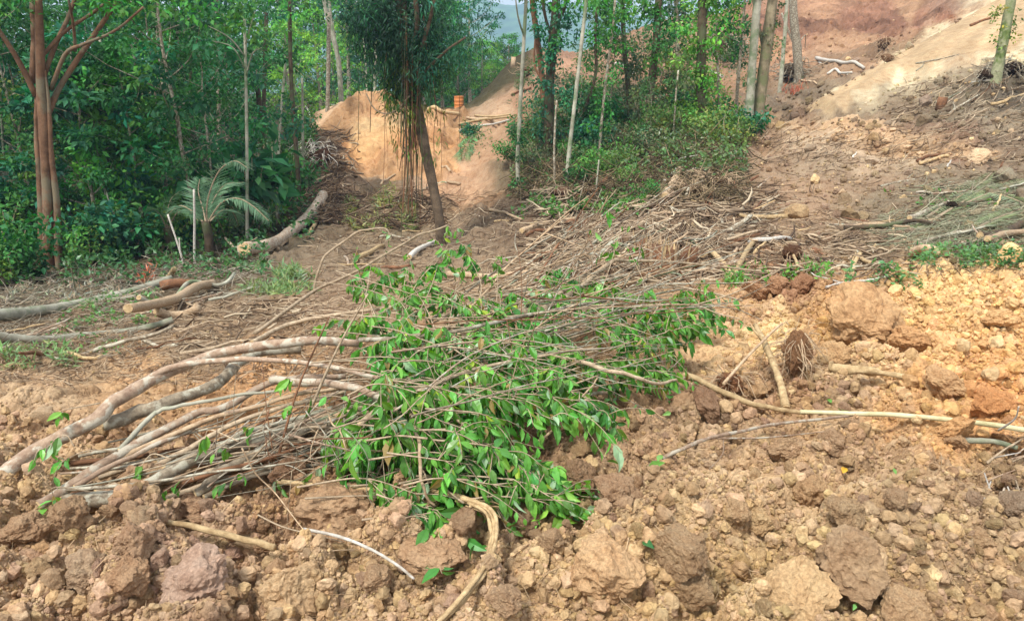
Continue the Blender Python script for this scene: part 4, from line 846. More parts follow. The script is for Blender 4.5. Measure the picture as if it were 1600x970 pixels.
# ---------------------------------------------------------------- wood lying about
def lie(name, label, cat, pts, wpx, mat, group=None, taper=.6, rough=.1, seed=0, ns=9, n=None, wig=0., side=(), cut=True, lift=None):
    """pts: (px,py) or (px,py,lift) ; wpx: photo width at start"""
    q = []
    for p in pts:
        l0 = p[2] if len(p) > 2 else (lift if lift is not None else 0.)
        a = P(p[0], p[1], l0, len(p) < 3); q.append(a)
    d0 = math.hypot(q[0].y, EYE-q[0].z); d1 = math.hypot(q[-1].y, EYE-q[-1].z)
    r0 = wpx/2*d0/F; r1 = wpx/2*taper*d1/F
    q = [v+Vector((0, 0, (r0*.7 if len(p) < 3 else 0))) for v, p in zip(q, pts)]
    O = np.array(q[0]); n = n or max(10, 6*len(pts)); sp = smooth_path(q, n)-O; r = np.random.default_rng(seed+17)
    if wig: 
        w_ = np.cumsum(r.normal(size=(n, 3)), 0); w_ -= np.linspace(0, 1, n)[:, None]*w_[-1]; w_[1:-1] = (w_[:-2]+w_[1:-1]*2+w_[2:])/4; w_[1:-1] = (w_[:-2]+w_[1:-1]*2+w_[2:])/4; sp += w_*wig
    if len(pts[0]) < 3 and len(pts[-1]) < 3: sp[:, 2] = np.maximum(sp[:, 2], hd(sp[:, 0]+O[0], sp[:, 1]+O[1])-O[2]+.9*r0); sp[1:-1, 2] = (sp[:-2, 2]+sp[1:-1, 2]+sp[2:, 2])/3+.1*r0
    if len(pts[0]) < 3 and len(pts[-1]) < 3 and wpx >= 8:
        f_ = np.linspace(0, 1, n); A_ = np.stack([np.ones(n), f_, f_*f_], 1); co = np.linalg.lstsq(A_, sp[:, 2], rcond=None)[0]; zl = A_@co; sp[:, 2] = zl+.85*max(0, (sp[:, 2]-zl).max())+.2*r0
        if wpx >= 12:
            ln_ = sp[0]*(1-f_[:, None])+sp[-1]*f_[:, None]; sp[:, :2] = ln_[:, :2]*.75+sp[:, :2]*.25
    mb = MB(); tube(mb, sp, np.linspace(r0, r1, n)*(1+.03*r.normal(size=n)), ns, rough, None, seed)
    for (pp, w0) in side:
        s_ = smooth_path([P(p[0], p[1], p[2] if len(p) > 2 else 0.)+Vector((0, 0, r0*.6)) for p in pp], 12)-O
        tube(mb, s_, np.linspace(w0/2*d0/F, w0/2*d0/F*.4, 12), 6, .1, None, seed+1)
    if cut is None: return mb, O, r, sp, r0, r1
    if cut and wpx > 8:
        e = empty(name, O); ob('bark', mb.mesh('bark', mat, True), e)
        c = MB(); T = sp[0]-sp[1]; T /= np.linalg.norm(T); tube(c, [sp[0]-T*.01, sp[0]+T*.006], [r0*.9, r0*.86], 10, .04, None, seed); ob('cut_end', c.mesh('cut_end', M_SPLIT), e)
        return tag(e, label, cat, group)
    return tag(ob(name, mb.mesh(name, mat, True), None, O), label, cat, group)
LG = [
 ([(-20,506),(60,486),(110,474),(170,460),(270,448)],19,M_PALE,'longest pale mottled log lying along the left forest edge',.6,([([(120,468),(117,450,.3),(112,425,.7)],3)])),
 ([(-20,542),(70,532),(150,522),(220,514),(272,512)],16,M_PALE,'pale log running in from the left below the mottled log',.6,()),
 ([(206,520),(235,500),(262,490),(300,468),(334,446)],16,M_WOOD,'tan log slanting up across the left log pile',.85,()),
 ([(246,496),(275,494),(312,495)],15,M_WOOD,'short pale yellow log segment on the left log pile',.9,()),
 ([(222,498),(262,482),(300,466),(345,458),(368,440)],9,M_PALE,'thin pale forked pole across the left log pile',.6,([([(340,459),(360,460),(374,457)],3)])),
 ([(224,486),(260,472),(290,464)],8,M_WOOD,'short straight pole behind the slanting tan log',.8,()),
 ([(255,456),(270,455),(300,454)],16,M_BROWN,'short dark log stub behind the left log pile',.8,()),
 ([(258,442),(264,432,.15),(272,420,.35)],9,M_SPLIT,'short peeled stake leaning at the forest edge beside orange leaves',.9,()),
 ([(385,416),(420,392),(450,374),(480,350),(506,318)],22,M_PINK,'big fallen trunk sloping up from the forest edge to the sand mound',.7,()),
 ([(378,402),(352,372,.4)],6,M_PINK,'pinkish broken branch sticking up before the dark forest gap',.6,([([(378,402),(384,385,.3),(402,373,.5)],2.5)])),
 ([(434,392),(470,360),(500,330)],5,M_WOOD,'thin pole parallel below the big fallen trunk',.7,()),
 ([(480,372),(495,350),(512,336)],7,M_SPLIT,'short split pole at the upper end of the big fallen trunk',.7,()),
 ([(480,300),(495,290),(520,278)],8,M_WOOD,'tan root log at the lower left corner of the sand mound',.6,()),
 ([(476,155,.1),(508,162,.1),(540,169,.0)],4,M_BLEACH,'thin white pole lying level on the left shoulder of the sand mound',.8,()),
 ([(488,190),(480,170,.4),(470,158,.7)],3,M_BLEACH,'white bent branch beside the left shoulder of the sand mound',.6,()),
 ([(668,176),(690,178),(718,181)],6,M_SPLIT,'pale plank lying on the plateau behind the hanging roots',.9,()),
 ([(716,196),(750,190),(800,184)],4,M_SPLIT,'pale straight pole at the end of the plateau',.8,()),
 ([(718,206),(760,198),(795,190)],4,M_BLEACH,'pale pole crossing lower on the plateau poles',.8,()),
 ([(730,186),(770,192),(798,196)],4,M_WOOD,'brown pole under the plateau poles',.8,()),
 ([(742,182),(770,184),(798,180)],3,M_SPLIT,'thin light pole at the top of the plateau poles',.8,()),
 ([(703,270),(690,262)],4,M_WOOD,'short stick right of the hanging roots',.8,()),
 ([(700,286),(719,290)],5,M_WOOD,'small tan billet on the orange track',.9,()),
 ([(596,290),(606,282),(618,274)],4,M_WOOD,'short stick at the foot of the sand mound',.8,()),
 ([(900,324),(940,296),(985,254)],8,M_BROWN,'long brown pole leaning up the slope below the climbers',.7,()),
 ([(908,326),(950,298),(975,276)],5,M_BROWN,'second brown pole right beside the long brown pole',.7,()),
 ([(1005,312),(1040,288),(1058,268),(1062,245,.35)],13,M_BLEACH,'bleached crooked branch pointing up at the head of the brush',.5,([([(1058,264),(1062,252,.3),(1090,246,.4)],3),([(1050,272),(1068,272,.1),(1100,262,.2)],3)])),
 ([(1038,318),(1050,296),(1062,275)],14,M_WOOD,'pale stub under the bleached crooked branch',.8,()),
 ([(985,322),(1005,310),(1040,300)],7,M_WOOD,'light root below the bleached crooked branch',.6,()),
 ([(1136,262),(1150,250),(1166,226)],8,M_GREY,'grey exposed root at the foot of the twin trunk',.6,()),
 ([(815,368),(850,356),(900,347)],9,M_WOOD,'split pale log lying left above the brush',.7,()),
 ([(822,371),(870,358),(905,352)],6,M_BROWN,'dark split strip right under the pale log above the brush',.7,()),
 ([(765,330),(790,336),(815,346)],5,M_WOOD,'stick on the brown flat right of the hanging root tree',.7,()),
 ([(640,408),(662,392),(690,380)],9,M_BLEACH,'pale wood chunk lying at the base of the hanging root tree',.6,()),
 ([(556,412),(580,398),(600,388)],9,M_SPLIT,'peeled pale log piece left of the hanging root tree base',.6,()),
 ([(570,424),(610,421),(650,418)],6,M_BROWN,'brown root lying behind the top of the leafy pile',.7,()),
 ([(700,438),(770,440),(830,432)],10,M_WOOD,'smooth tan root right behind the leafy pile',.7,()),
 ([(1112,398),(1125,415),(1142,440)],9,M_SPLIT,'peeled stub left of the forked pale branch behind the pile',.9,()),
 ([(1150,434),(1162,408),(1178,380)],9,M_SPLIT,'forked pale branch leaning right behind the pile',.8,()),
 ([(1170,384),(1200,380),(1235,377)],8,M_BLEACH,'white weathered log right of the forked pale branch',.7,()),
 ([(1230,384),(1240,400),(1246,420)],5,M_SPLIT,'thin pale splinter in the root hollow',.8,()),
 ([(1330,428),(1336,412),(1346,396)],7,M_SPLIT,'pale stake leaning among the chopped roots',.9,()),
 ([(1346,406),(1360,414)],6,M_SPLIT,'short pale chip beside the leaning stake',.9,()),
 ([(1310,424),(1322,410),(1332,400)],5,M_WOOD,'tan stake left of the pale leaning stake',.8,()),
 ([(1290,452),(1330,444),(1385,434)],5,M_BLEACH,'thin white stick before the green creeping plants',.8,()),
 ([(1225,438),(1270,434),(1320,444)],2.5,M_BLEACH,'fine white curved twig beside the green tuft',.7,()),
 ([(1318,364),(1380,357),(1430,352),(1470,358)],8,M_DARK,'long dark log on the scraped slope right of centre',.6,()),
 ([(1335,356),(1400,354),(1465,344)],5,M_WOOD,'brown pole lying on the long dark log',.7,()),
 ([(1420,348),(1450,336),(1480,322)],9,M_GREY,'grey log rising to the dark root clump at right',.8,()),
 ([(1436,386),(1470,372),(1520,362)],7,M_GREY,'grey weathered stick in the dry fronds at right',.7,()),
 ([(1425,402),(1445,408),(1465,404)],13,M_WOOD,'chopped tan log chunk above the creeping plants',.9,()),
 ([(1540,388),(1570,374),(1605,368)],11,M_WOOD,'tan log entering from the right edge',.9,()),
 ([(1530,376),(1570,360),(1610,346)],12,M_DARK,'dark log above the tan log at the right edge',.9,()),
 ([(1550,376),(1580,366)],6,M_SPLIT,'orange peeled stub beside the tan log at the right edge',.9,()),
 ([(1470,340),(1530,318),(1610,298)],6,M_DARK,'dark branch lying under the cut palm fronds',.8,()),
 ([(1548,166),(1575,158),(1610,146)],5,M_SPLIT,'pale stick lying near the right edge below the post stem',.8,()),
 ([(1480,182),(1500,168),(1530,150)],4,M_GREY,'grey stick in the brush right of the small stump',.7,()),
 ([(1518,132),(1535,128),(1552,128)],4,M_BLEACH,'short pale stick at the foot of the post stem',.8,()),
 ([(1394,200),(1400,190),(1412,180)],4,M_WOOD,'small root sticking from the dark bank',.6,()),
 ([(1436,258),(1460,252),(1482,247)],6,M_SPLIT,'split pale log piece below the stony trail',.8,()),
 ([(1432,254),(1455,246),(1476,243)],5,M_BROWN,'brown bark strip behind the split log below the trail',.8,()),
 ([(1480,262),(1486,252)],3,M_BLEACH,'thin white splinter below the big trail stone',.7,()),
 ([(1332,248),(1338,240)],3,M_BLEACH,'tiny white splinter under the trail',.7,()),
 ([(1275,94),(1300,99),(1325,102),(1350,110)],5.5,M_BLEACH,'white debarked branch with a fork on the upper slope',.8,([([(1275,94),(1285,104),(1297,112)],4)])),
 ([(1293,118),(1310,117),(1330,116)],4.5,M_BLEACH,'second white branch just below the forked white branch',.7,([([(1320,117),(1330,120),(1345,122)],2)])),
 ([(1252,127),(1265,130),(1280,134)],3,M_WOOD,'thin stick right of the red dried plant',.7,()),
 ([(1516,42),(1530,36),(1548,30)],4,M_BROWN,'dark stick lying on the pale sand ramp',.7,()),
 ([(1108,116),(1118,120),(1128,124)],7,M_BLEACH,'white cut log end among the vine clad trunks',.8,()),
 ([(915,160),(919,145),(920,130)],5,M_SPLIT,'pale Y shaped stump between the thin pale trunks',.8,()),
 ([(960,104),(975,108),(990,118)],5,M_BLEACH,'pale fallen trunk piece on the bright hillside behind the climbers',.8,()),
 ([(1062,165),(1090,168),(1120,170)],5,M_SPLIT,'pale log lying behind the leafy pillar trunk',.8,()),
 ([(1100,172),(1120,178),(1140,186)],8,M_SPLIT,'broad pale fallen log left of the big pale trunk',.8,()),
 ([(992,222),(1005,214),(1020,198)],6,M_WOOD,'tan slanting log in the gap below the climbers',.8,()),
 ([(990,235),(1010,230),(1026,224)],6,M_BROWN,'brown log under the tan slanting log',.8,()),
 ([(985,226),(1000,222),(1015,221)],5,M_DARK,'dark short log in the gap below the climbers',.8,()),
 ([(800,150),(815,144),(830,140)],4,M_BROWN,'dark root lying on the bare cutting',.7,()),
]
for k, (pts, w_, m_, lb_, tp, sd_) in enumerate(LG): lie('fallen_log' if w_ >= 7.5 else 'fallen_branch', lb_, 'log' if w_ >= 7.5 else 'branch', pts, w_, m_, None, tp, .13, 500+k, side=sd_, wig=.004)
# foreground sticks
lie('stripped_stick', 'peeled pale stick lying on the soil at lower left', 'stick', [(162,811,.02),(230,818,.06),(310,832,.05),(380,842,.05),(430,855,.04)], 8, M_SPLIT, taper=1.3, rough=.2, seed=1, wig=.003)
lie('twig', 'white curved twig lying on the clods at bottom centre', 'twig', [(474,826,.03),(530,838,.10),(580,858,.09),(620,882,.07),(647,904,.03)], 5, M_BLEACH, taper=.8, seed=2)
lie('twig', 'thin bent twig left of the white curved twig', 'twig', [(378,700,.3),(400,740,.18),(430,770,.1),(470,822,.06),(505,862,.02)], 2.6, M_WOOD, taper=.6, seed=3)
lie('twig', 'long thin tan twig crossing under the white curved twig', 'twig', [(395,800,.03),(440,822,.08),(490,835,.08),(536,846,.04)], 2.6, M_TWIG, taper=.6, seed=4)
lie('twig', 'fine pale twig above the dark hollow at bottom centre', 'twig', [(482,867,.03),(520,860,.05),(560,858,.03)], 2, M_WOOD, taper=.6, seed=5)
lie('twig', 'thin pale twig curving down the lower left clods', 'twig', [(143,848,.03),(158,872,.07),(170,895,.03)], 2.5, M_SPLIT, taper=.5, seed=6)
lie('branch', 'long slender branch pointing left on the right foreground soil', 'branch', [(1010,727,.02),(1065,704,.06),(1120,685,.07),(1200,668,.06),(1300,655,.06),(1350,646,.05)], 6.5, M_PINK, taper=.6, seed=7, wig=.003, side=[([(1120,686,.07),(1180,686,.04),(1230,682,.05),(1320,672,.03)],3.5),([(1130,688,.06),(1128,712,.04),(1100,742,.02)],2)])
lie('pole', 'long pale straight pole reaching to the right edge', 'pole', [(1250,643,.05),(1340,646,.07),(1400,648,.07),(1480,655,.09),(1540,662,.10),(1620,674,.12)], 6.8, bark_mat('green_pole', (158, 150, 108), (206, 196, 158), sc=6), taper=1.25, seed=8)
lie('branch', 'grey pale branch running from the leafy pile to the long pole', 'branch', [(1065,586,.1),(1110,600,.08),(1160,622,.06),(1215,638,.05),(1270,646,.04)], 11, M_SPLIT, taper=.5, rough=.25, seed=9, wig=.004)
lie('branch', 'pale curved debarked branch standing beside the root ball', 'branch', [(1228,636,.02),(1220,600,.10),(1205,560,.16),(1192,530,.2),(1180,508,.24)], 13, M_SPLIT, taper=.6, rough=.2, seed=10, side=[([(1192,535,.2),(1180,522,.24),(1172,512,.26)],6)])
lie('stick', 'straight thin stick leaning over the pale curved branch', 'stick', [(1130,600,.1),(1165,560,.18),(1205,520,.26),(1222,505,.3)], 5, M_WOOD, taper=.7, seed=11)
lie('wood_splinter', 'flat split wood slab with jagged tip on the ochre mound', 'wood slab', [(1298,572,.10),(1340,578,.10),(1400,586,.08),(1462,597,.05)], 19, M_SPLIT, taper=.15, rough=.5, seed=12)
lie('twig', 'grey twig hooking over the right end of the long pole', 'twig', [(1560,672,.1),(1585,655,.2),(1592,635,.28)], 3.5, M_BLEACH, taper=.6, seed=13)
lie('stick', 'pale thick stick half buried below the long pole at right', 'stick', [(1490,688,.01),(1520,688,.02),(1555,690,.03),(1590,700,.02)], 10, M_PALE, taper=.8, seed=14)
for k in range(22):
    r = random.Random(k+900); a = (r.uniform(1535, 1610), r.uniform(680, 770)); th = r.choice((-.35, -.2, 1.2, 1.9, -.6)); ln = r.uniform(35, 80)
    lie('twig', 'bleached twig in the small twig heap at the right edge', 'twig', [(a[0], a[1], .03), (a[0]+ln*.5*math.cos(th)*.9, a[1]+ln*.5*math.sin(th), r.uniform(.03, .12)), (a[0]+ln*math.cos(th), a[1]+ln*math.sin(th), .04)], r.uniform(1.8, 4.2), (M_BLEACH, M_TWIG, M_PINK)[k % 3], 'bleached twigs in the heap at the right edge', seed=700+k)
# bent split root
mb = MB(); r = np.random.default_rng(31)
base = [P(*a) for a in [(440,756,.08),(520,762,.09),(600,768,.10),(680,772,.11),(730,782,.14),(764,802,.15),(772,835,.14),(760,880,.13),(730,925,.11),(672,985,.10)]]
O = np.array(base[0]); sp = smooth_path(base, 60)-O
for k in range(9):
    o3 = r.normal(size=3)*.0075; wob = .008*np.stack([fbm(np.arange(60)*.12+k*7, np.zeros(60)+j, s=k, o=2) for j in range(3)], 1)
    a, b = (0, 60) if k < 4 else (int(r.integers(18, 30)), 60 if k < 7 else 48)
    tube(mb, (sp+o3+wob)[a:b], np.full(b-a, r.uniform(.004, .0075))*(1+.25*fbm(np.arange(b-a)*.3, np.zeros(b-a), s=k+40, o=2)), 6, .2, None, k)
for k in range(14):
    s0 = sp[int(r.integers(24, 30))]+r.normal(size=3)*.008; t = np.array(P(r.uniform(760, 800), r.uniform(778, 805), .09))-O+r.normal(size=3)*.015
    tube(mb, smooth_path([s0, (s0+t)/2+r.normal(size=3)*.008, t], 8), np.linspace(.005, .002, 8), 5, .2)
tag(ob('split_root', mb.mesh('split_root', M_SPLIT, True), None, O), 'bent split root looping down to the bottom edge of the foreground', 'root')
# ---------------------------------------------------------------- root ball, stumps
def root_ball(px, py, wpx, hpx, col, label, nroot, seed, mat=M_WOOD, name='root_ball', ln=.8):
    p = P(px, py, 0., True); s = math.hypot(p.y, EYE-p.z)/F; e = empty(name, p); r = np.random.default_rng(seed)
    b_ = ob('soil_lump', cl5[seed % 9], e, (0, 0, hpx*s*.42)); b_.scale = (wpx*s*.42, wpx*s*.4, hpx*s*.55); b_.color = (*lin(col), 1); b_.rotation_euler = (0, .1, r.uniform(0, 6))
    for k in range(min(90, int(nroot*1.8))):
        a = r.uniform(0, 6.28); h0 = r.uniform(.15, .95)*hpx*s; q0 = np.array([math.cos(a)*wpx*s*.3, math.sin(a)*wpx*s*.3, h0]); d = np.array([math.cos(a), math.sin(a)*.8-.3, r.uniform(-.8, .5)])*wpx*s*ln*r.uniform(.3, 1)
        m = MB(); q = smooth_path([q0, q0+d*.5+r.normal(size=3)*wpx*s*.12, q0+d+np.array([0, 0, -abs(r.normal())*.2*hpx*s])], 9)
        q[:, 2] = np.maximum(q[:, 2], hb(q[:, 0]+p.x, q[:, 1]+p.y)-p.z+.01); tube(m, q, np.linspace(1, .35, 9)*wpx*s*r.uniform(.006, .02), 5, .15); ob('root', m.mesh('root', mat, True), e)
    return tag(e, label, 'root ball')
root_ball(1240, 582, 56, 84, (138, 106, 80), 'upturned root ball with hairy pale roots left of the ochre mound', 42, 3)
root_ball(1140, 610, 60, 36, (128, 92, 68), 'low torn root mat between the leafy pile and the root ball', 24, 5)
root_ball(505, 262, 34, 40, (66, 48, 38), 'dark uprooted root mass beside the left foot of the sand mound', 26, 4, M_BLEACH)
root_ball(484, 252, 34, 34, (78, 58, 44), 'second uprooted root mass left of the sand mound', 24, 6, M_BLEACH, ln=.9)
root_ball(1235, 410, 46, 30, (84, 62, 48), 'torn root hollow right of the forked pale branch', 22, 7)
root_ball(1380, 78, 24, 22, (96, 74, 56), 'brown root heap on the far slope beside the pale sand ramp', 20, 8, M_WOOD)
root_ball(1385, 98, 26, 16, (110, 86, 66), 'low root heap under the far brown root heap', 16, 9, M_WOOD)
root_ball(1580, 118, 60, 26, (58, 46, 38), 'dark brush clump behind the grey post stem', 50, 10, M_GREY)
root_ball(1540, 128, 30, 20, (62, 50, 40), 'dark root clump left of the grey post stem', 24, 11, M_GREY)
root_ball(1486, 326, 26, 14, (50, 42, 36), 'small dark root clump at the top of the grey log', 16, 12, M_DARK)
root_ball(1120, 298, 60, 26, (76, 60, 46), 'dry root mat at the head of the brush', 48, 13, M_WOOD)
root_ball(1080, 308, 46, 24, (84, 64, 48), 'brown root mat left of the dry root mat', 30, 14, M_WOOD)
root_ball(880, 310, 60, 20, (92, 70, 56), 'brown dead leafy heap below the leftmost pale trunks', 30, 15, M_TWIG)
root_ball(1232, 128, 46, 30, (70, 60, 48), 'dark mound with roots at the foot of the grey forked trunk', 34, 16, M_GREY)
root_ball(1130, 90, 60, 40, (84, 70, 54), 'tangle of dead roots behind the leafy pillar trunk', 40, 17, M_GREY)
root_ball(822, 120, 26, 16, (92, 70, 52), 'root stub on top of the bare cutting', 14, 18, M_WOOD)
def stump(px, py, wpx, hpx, label, seed, mat, nspl=14):
    p = P(px, py); s = math.hypot(p.y, EYE-p.z)/F; e = empty('tree_stump', p); r = np.random.default_rng(seed); m = MB()
    tube(m, [(0, 0, -.1), (0, 0, hpx*s*.3), (.01, 0, hpx*s*.75)], [wpx*s*.55, wpx*s*.46, wpx*s*.42], 12, .25, None, seed); ob('trunk', m.mesh('trunk', mat, True), e)
    for k in range(nspl):
        a = r.uniform(0, 6.28); m = MB(); R_ = wpx*s*.38; b_ = np.array([math.cos(a)*R_, math.sin(a)*R_, hpx*s*.3]); t = b_+np.array([r.normal()*.03, r.normal()*.03, hpx*s*r.uniform(.4, .75)])
        tube(m, [b_-np.array([0, 0, hpx*s*.25]), (b_+t)/2, t], [wpx*s*.07, wpx*s*.05, wpx*s*.01], 5, .2, None, k); ob('splinter', m.mesh('splinter', M_WOOD if k % 3 else M_SPLIT), e)
    tag(e, label, 'stump')
stump(1470, 168, 16, 20, 'small brown stump on the grey brush slope at upper right', 1, M_BROWN, 6)
stump(802, 104, 7, 18, 'small pale stump standing on top of the bare cutting', 2, M_WOOD, 5)
stump(1030, 432, 58, 62, 'shattered pale stump behind the leafy pile', 3, M_BROWN, 34)
stump(1000, 408, 18, 50, 'tall narrow broken stump left of the shattered stump', 4, M_BROWN, 10)
stump(1075, 420, 26, 46, 'splintered root stump right of the shattered stump', 5, M_BROWN, 12)
stump(1275, 400, 20, 16, 'low sawn stump among roots on the right', 6, M_BROWN, 5)
stump(1345, 402, 22, 14, 'low squared stump above the leaning stakes', 7, M_GREY, 5)
# ---------------------------------------------------------------- scattered sticks, one object each
def stick(px, py, ln, rad, ang, mat, name, label, cat, group, seed, rise=0.):
    p = P(px, py); r = np.random.default_rng(seed); f = np.linspace(-.5, .5, 7); bend = r.normal()*.06*ln
    x = p.x+f*ln*math.cos(ang)-(f*f*4)*bend*math.sin(ang); y = p.y+f*ln*math.sin(ang)+(f*f*4)*bend*math.cos(ang)
    z = hd(x, y); zz = np.linspace(z[0], z[-1], 7); z = np.maximum(.65*zz+.35*z, z-.02)+rad*.8+(f+.5)*rise
    q = np.stack([x, y, z], 1); q[1:-1] += r.normal(size=(5, 3))*ln*.008; m = MB(); O = q[0].copy(); tube(m, q-O, np.linspace(rad, rad*r.uniform(.35, .8), 7), 6, .15, None, seed)
    return tag(ob(name, m.mesh(name, mat, True), None, O), label, cat, group)
ZS = [  # region, count, (len), (rad), angle mean/spread, name, label, group
 ((480,560,600,640), 0, None, None, None, None, None),
 ((160,370,460,560), 22, (.5,1.5), (.012,.03), (.3,1.), 'grey brown stick scattered on the flattened litter right of the left logs', 'sticks scattered on the litter flat at left'),
 ((0,150,520,600), 10, (.4,1.1), (.01,.025), (.2,.8), 'thin stick lying in the litter below the long left logs', 'sticks below the long left logs'),
 ((470,545,210,350), 26, (.8,2.), (.02,.05), (.8,1.), 'pale root or stick in the tangle between forest and sand mound', 'sticks in the tangle beside the sand mound'),
 ((540,700,290,420), 24, (.5,1.8), (.015,.04), (.2,1.2), 'brown stick lying around the base of the hanging root tree', 'sticks around the hanging root tree'),
 ((700,840,300,430), 18, (.4,1.3), (.012,.03), (.2,1.), 'brown stick on the flat between hanging root tree and brush', 'sticks on the brown flat'),
 ((830,1000,300,430), 34, (.6,1.8), (.015,.045), (.6,.5), 'long tan stick in the stacked brush above the leafy pile', 'sticks in the stacked brush'),
 ((1000,1200,300,440), 60, (.3,1.1), (.015,.05), (.5,1.), 'tan stick among the stumps and roots behind the leafy pile', 'sticks among the stumps'),
 ((1200,1400,350,435), 28, (.25,.8), (.012,.035), (.3,1.2), 'chopped stick among the torn roots right of centre', 'sticks among the torn roots'),
 ((1400,1600,250,400), 24, (.4,1.4), (.008,.025), (.5,.6), 'grey stick among the dry fronds on the right slope', 'sticks on the right slope'),
 ((1440,1600,130,200), 16, (.4,1.6), (.01,.025), (.5,.7), 'grey stick in the brush on the upper right slope', 'sticks on the upper right slope'),
 ((930,1160,90,230), 18, (.6,2.4), (.02,.05), (.2,1.), 'pale stick lying between the slender trees', 'sticks between the slender trees'),
 ((1200,1480,15,130), 12, (.5,2.), (.015,.04), (.3,.8), 'stick lying on the far scraped slope', 'sticks on the far slope'),
]
mats = [M_WOOD, M_TWIG, M_GREY, M_SPLIT, M_BROWN, M_PINK, M_PALE]
k = 0
for (reg, n, ln, rd_, an, lb_, gr_) in ZS:
    for i in range(n):
        k += 1; r = random.Random(k*13)
        stick(r.uniform(reg[0], reg[1]), r.uniform(reg[2], reg[3]), r.uniform(*ln)*r.uniform(.5, .95), r.uniform(*rd_)*r.uniform(.6, 1), r.gauss(*an), r.choice(mats), 'stick', lb_, 'stick', gr_, k, r.choice((0, 0, 0, .05, .15)))
# fine litter: one object per ground
def litter(name, label, n, region, ln, rad, cols, seed, ang=None, lift=.01, wild=.15):
    r = np.random.default_rng(seed); px, py = region(n, r); x, y = Pm(px, py); n = len(x); sc = np.clip(y/9, .45, 2.2)
    a = r.normal(ang[0], ang[1], n) if ang else r.uniform(0, 6.28, n); L_ = r.uniform(*ln, n)*sc; R_ = r.uniform(*rad, n)*sc; f = np.array([-.5, -.17, .17, .5]); bend = r.normal(size=n)*.12
    X = x[:, None]+f*L_[:, None]*np.cos(a)[:, None]-(f*f*4)*(bend*L_*np.sin(a))[:, None]; Y = y[:, None]+f*L_[:, None]*np.sin(a)[:, None]+(f*f*4)*(bend*L_*np.cos(a))[:, None]
    Z = hd(X.ravel(), Y.ravel()).reshape(X.shape); Z = np.maximum(Z, Z.mean(1, keepdims=True))+lift*sc[:, None]+(f+.5)*(np.abs(r.normal(size=n))*wild*L_)[:, None]
    C = np.stack([X, Y, Z], 2); T = C[:, -1]-C[:, 0]; T /= np.linalg.norm(T, axis=1, keepdims=True); A = np.cross(T, [0, 0, 1.]); A /= np.linalg.norm(A, axis=1, keepdims=True)+1e-9; B = np.cross(T, A)
    th = np.array([0, 2.1, 4.2]); rr_ = R_[:, None]*np.array([1, 1, .9, .5])
    V = C[:, :, None]+rr_[:, :, None, None]*(np.cos(th)[None, None, :, None]*A[:, None, None]+np.sin(th)[None, None, :, None]*B[:, None, None])
    i = np.arange(3)[:, None]*3; j = np.arange(3)[None]; q = np.stack([i+j, i+(j+1) % 3, i+3+(j+1) % 3, i+3+j], -1).reshape(-1, 4)
    Fc = (q[None]+np.arange(n)[:, None, None]*12).reshape(-1, 4); cc = lin(np.array(cols))[r.integers(0, len(cols), n)]*r.uniform(.7, 1.2, (n, 1))
    tag(ob(name, mesh_np(name, V.reshape(-1, 3), [Fc], M_LITTER, np.repeat(cc, 12, 0), True)), label, 'litter', kind='stuff')
def rects(*rs):
    def f(n, r):
        a = np.array([(x1-x0)*(y1-y0)*w_ for x0, x1, y0, y1, w_ in rs], float); k = r.choice(len(rs), n, p=a/a.sum()); R_ = np.array(rs)[k]
        return r.uniform(R_[:, 0], R_[:, 1]), r.uniform(R_[:, 2], R_[:, 3])
    return f
STRAW = [(172,150,122),(140,116,92),(110,88,68),(90,70,54),(188,168,140),(124,104,84)]
litter('dry_litter', 'dry stems, roots and bark shreds matted over the cleared ground', 9500, rects((-20,560,470,600,1.5),(480,860,300,470,.7),(840,1220,290,450,1.5),(1220,1640,330,430,.8),(1220,1640,250,330,.2)), (.06, .32), (.002, .0055), STRAW, 51, None, .008, .06)
litter('dry_litter', 'dark root shreds in the tangle beside the sand mound', 1300, rects((468,535,210,350,1.6),(540,700,300,360,.5)), (.15, .5), (.004, .009), [(120,98,76),(84,64,48),(150,128,104),(64,50,40)], 52, None, .03, .2)
litter('dry_litter', 'dead twigs under the slender trees', 2600, rects((800,1170,200,320,1)), (.12, .5), (.003, .007), [(112,100,74),(90,80,58),(140,120,92),(72,60,44)], 53, None, .04, .35)
litter('dry_litter', 'bark shreds on the upper scraped slopes', 750, rects((1190,1400,200,260,1),(1400,1640,130,260,1)), (.08, .3), (.0025, .005), [(150,126,100),(110,90,70),(90,72,56),(186,166,138)], 54, (.5, .7))
litter('dry_litter', 'grey green dry fronds shredded on the right slope', 700, rects((1440,1640,290,400,1),(1380,1560,335,390,1.4)), (.2, .6), (.0025, .005), [(140,140,112),(116,120,92),(160,156,130),(96,90,72)], 55, (.6, .6), .02, .1)
litter('dead_wood', 'broken roots, chips and splintered branches heaped in the brush', 1500, rects((830,1210,295,445,1.3),(1210,1420,370,440,1),(470,560,210,350,1),(840,1160,200,300,.4),(230,480,470,560,.35)), (.10, .5), (.004, .018), [(170,150,124),(136,116,94),(110,92,74),(86,70,56),(188,170,142),(150,130,106)], 58, None, .015, .12)
litter('dry_litter', 'thin dry stems on the foreground soil', 420, rects((0,1600,600,960,1)), (.10, .45), (.0022, .004), [(196,170,134),(170,142,110),(150,120,92)], 56, None, .012, .06)
litter('dry_litter', 'thin dry grey stems at the left forest edge', 1700, rects((-20,230,425,560,1),(230,420,400,470,1.3)), (.10, .32), (.002, .005), [(150,142,122),(128,112,92),(170,160,140),(100,84,66)], 57, None, .02, .25)
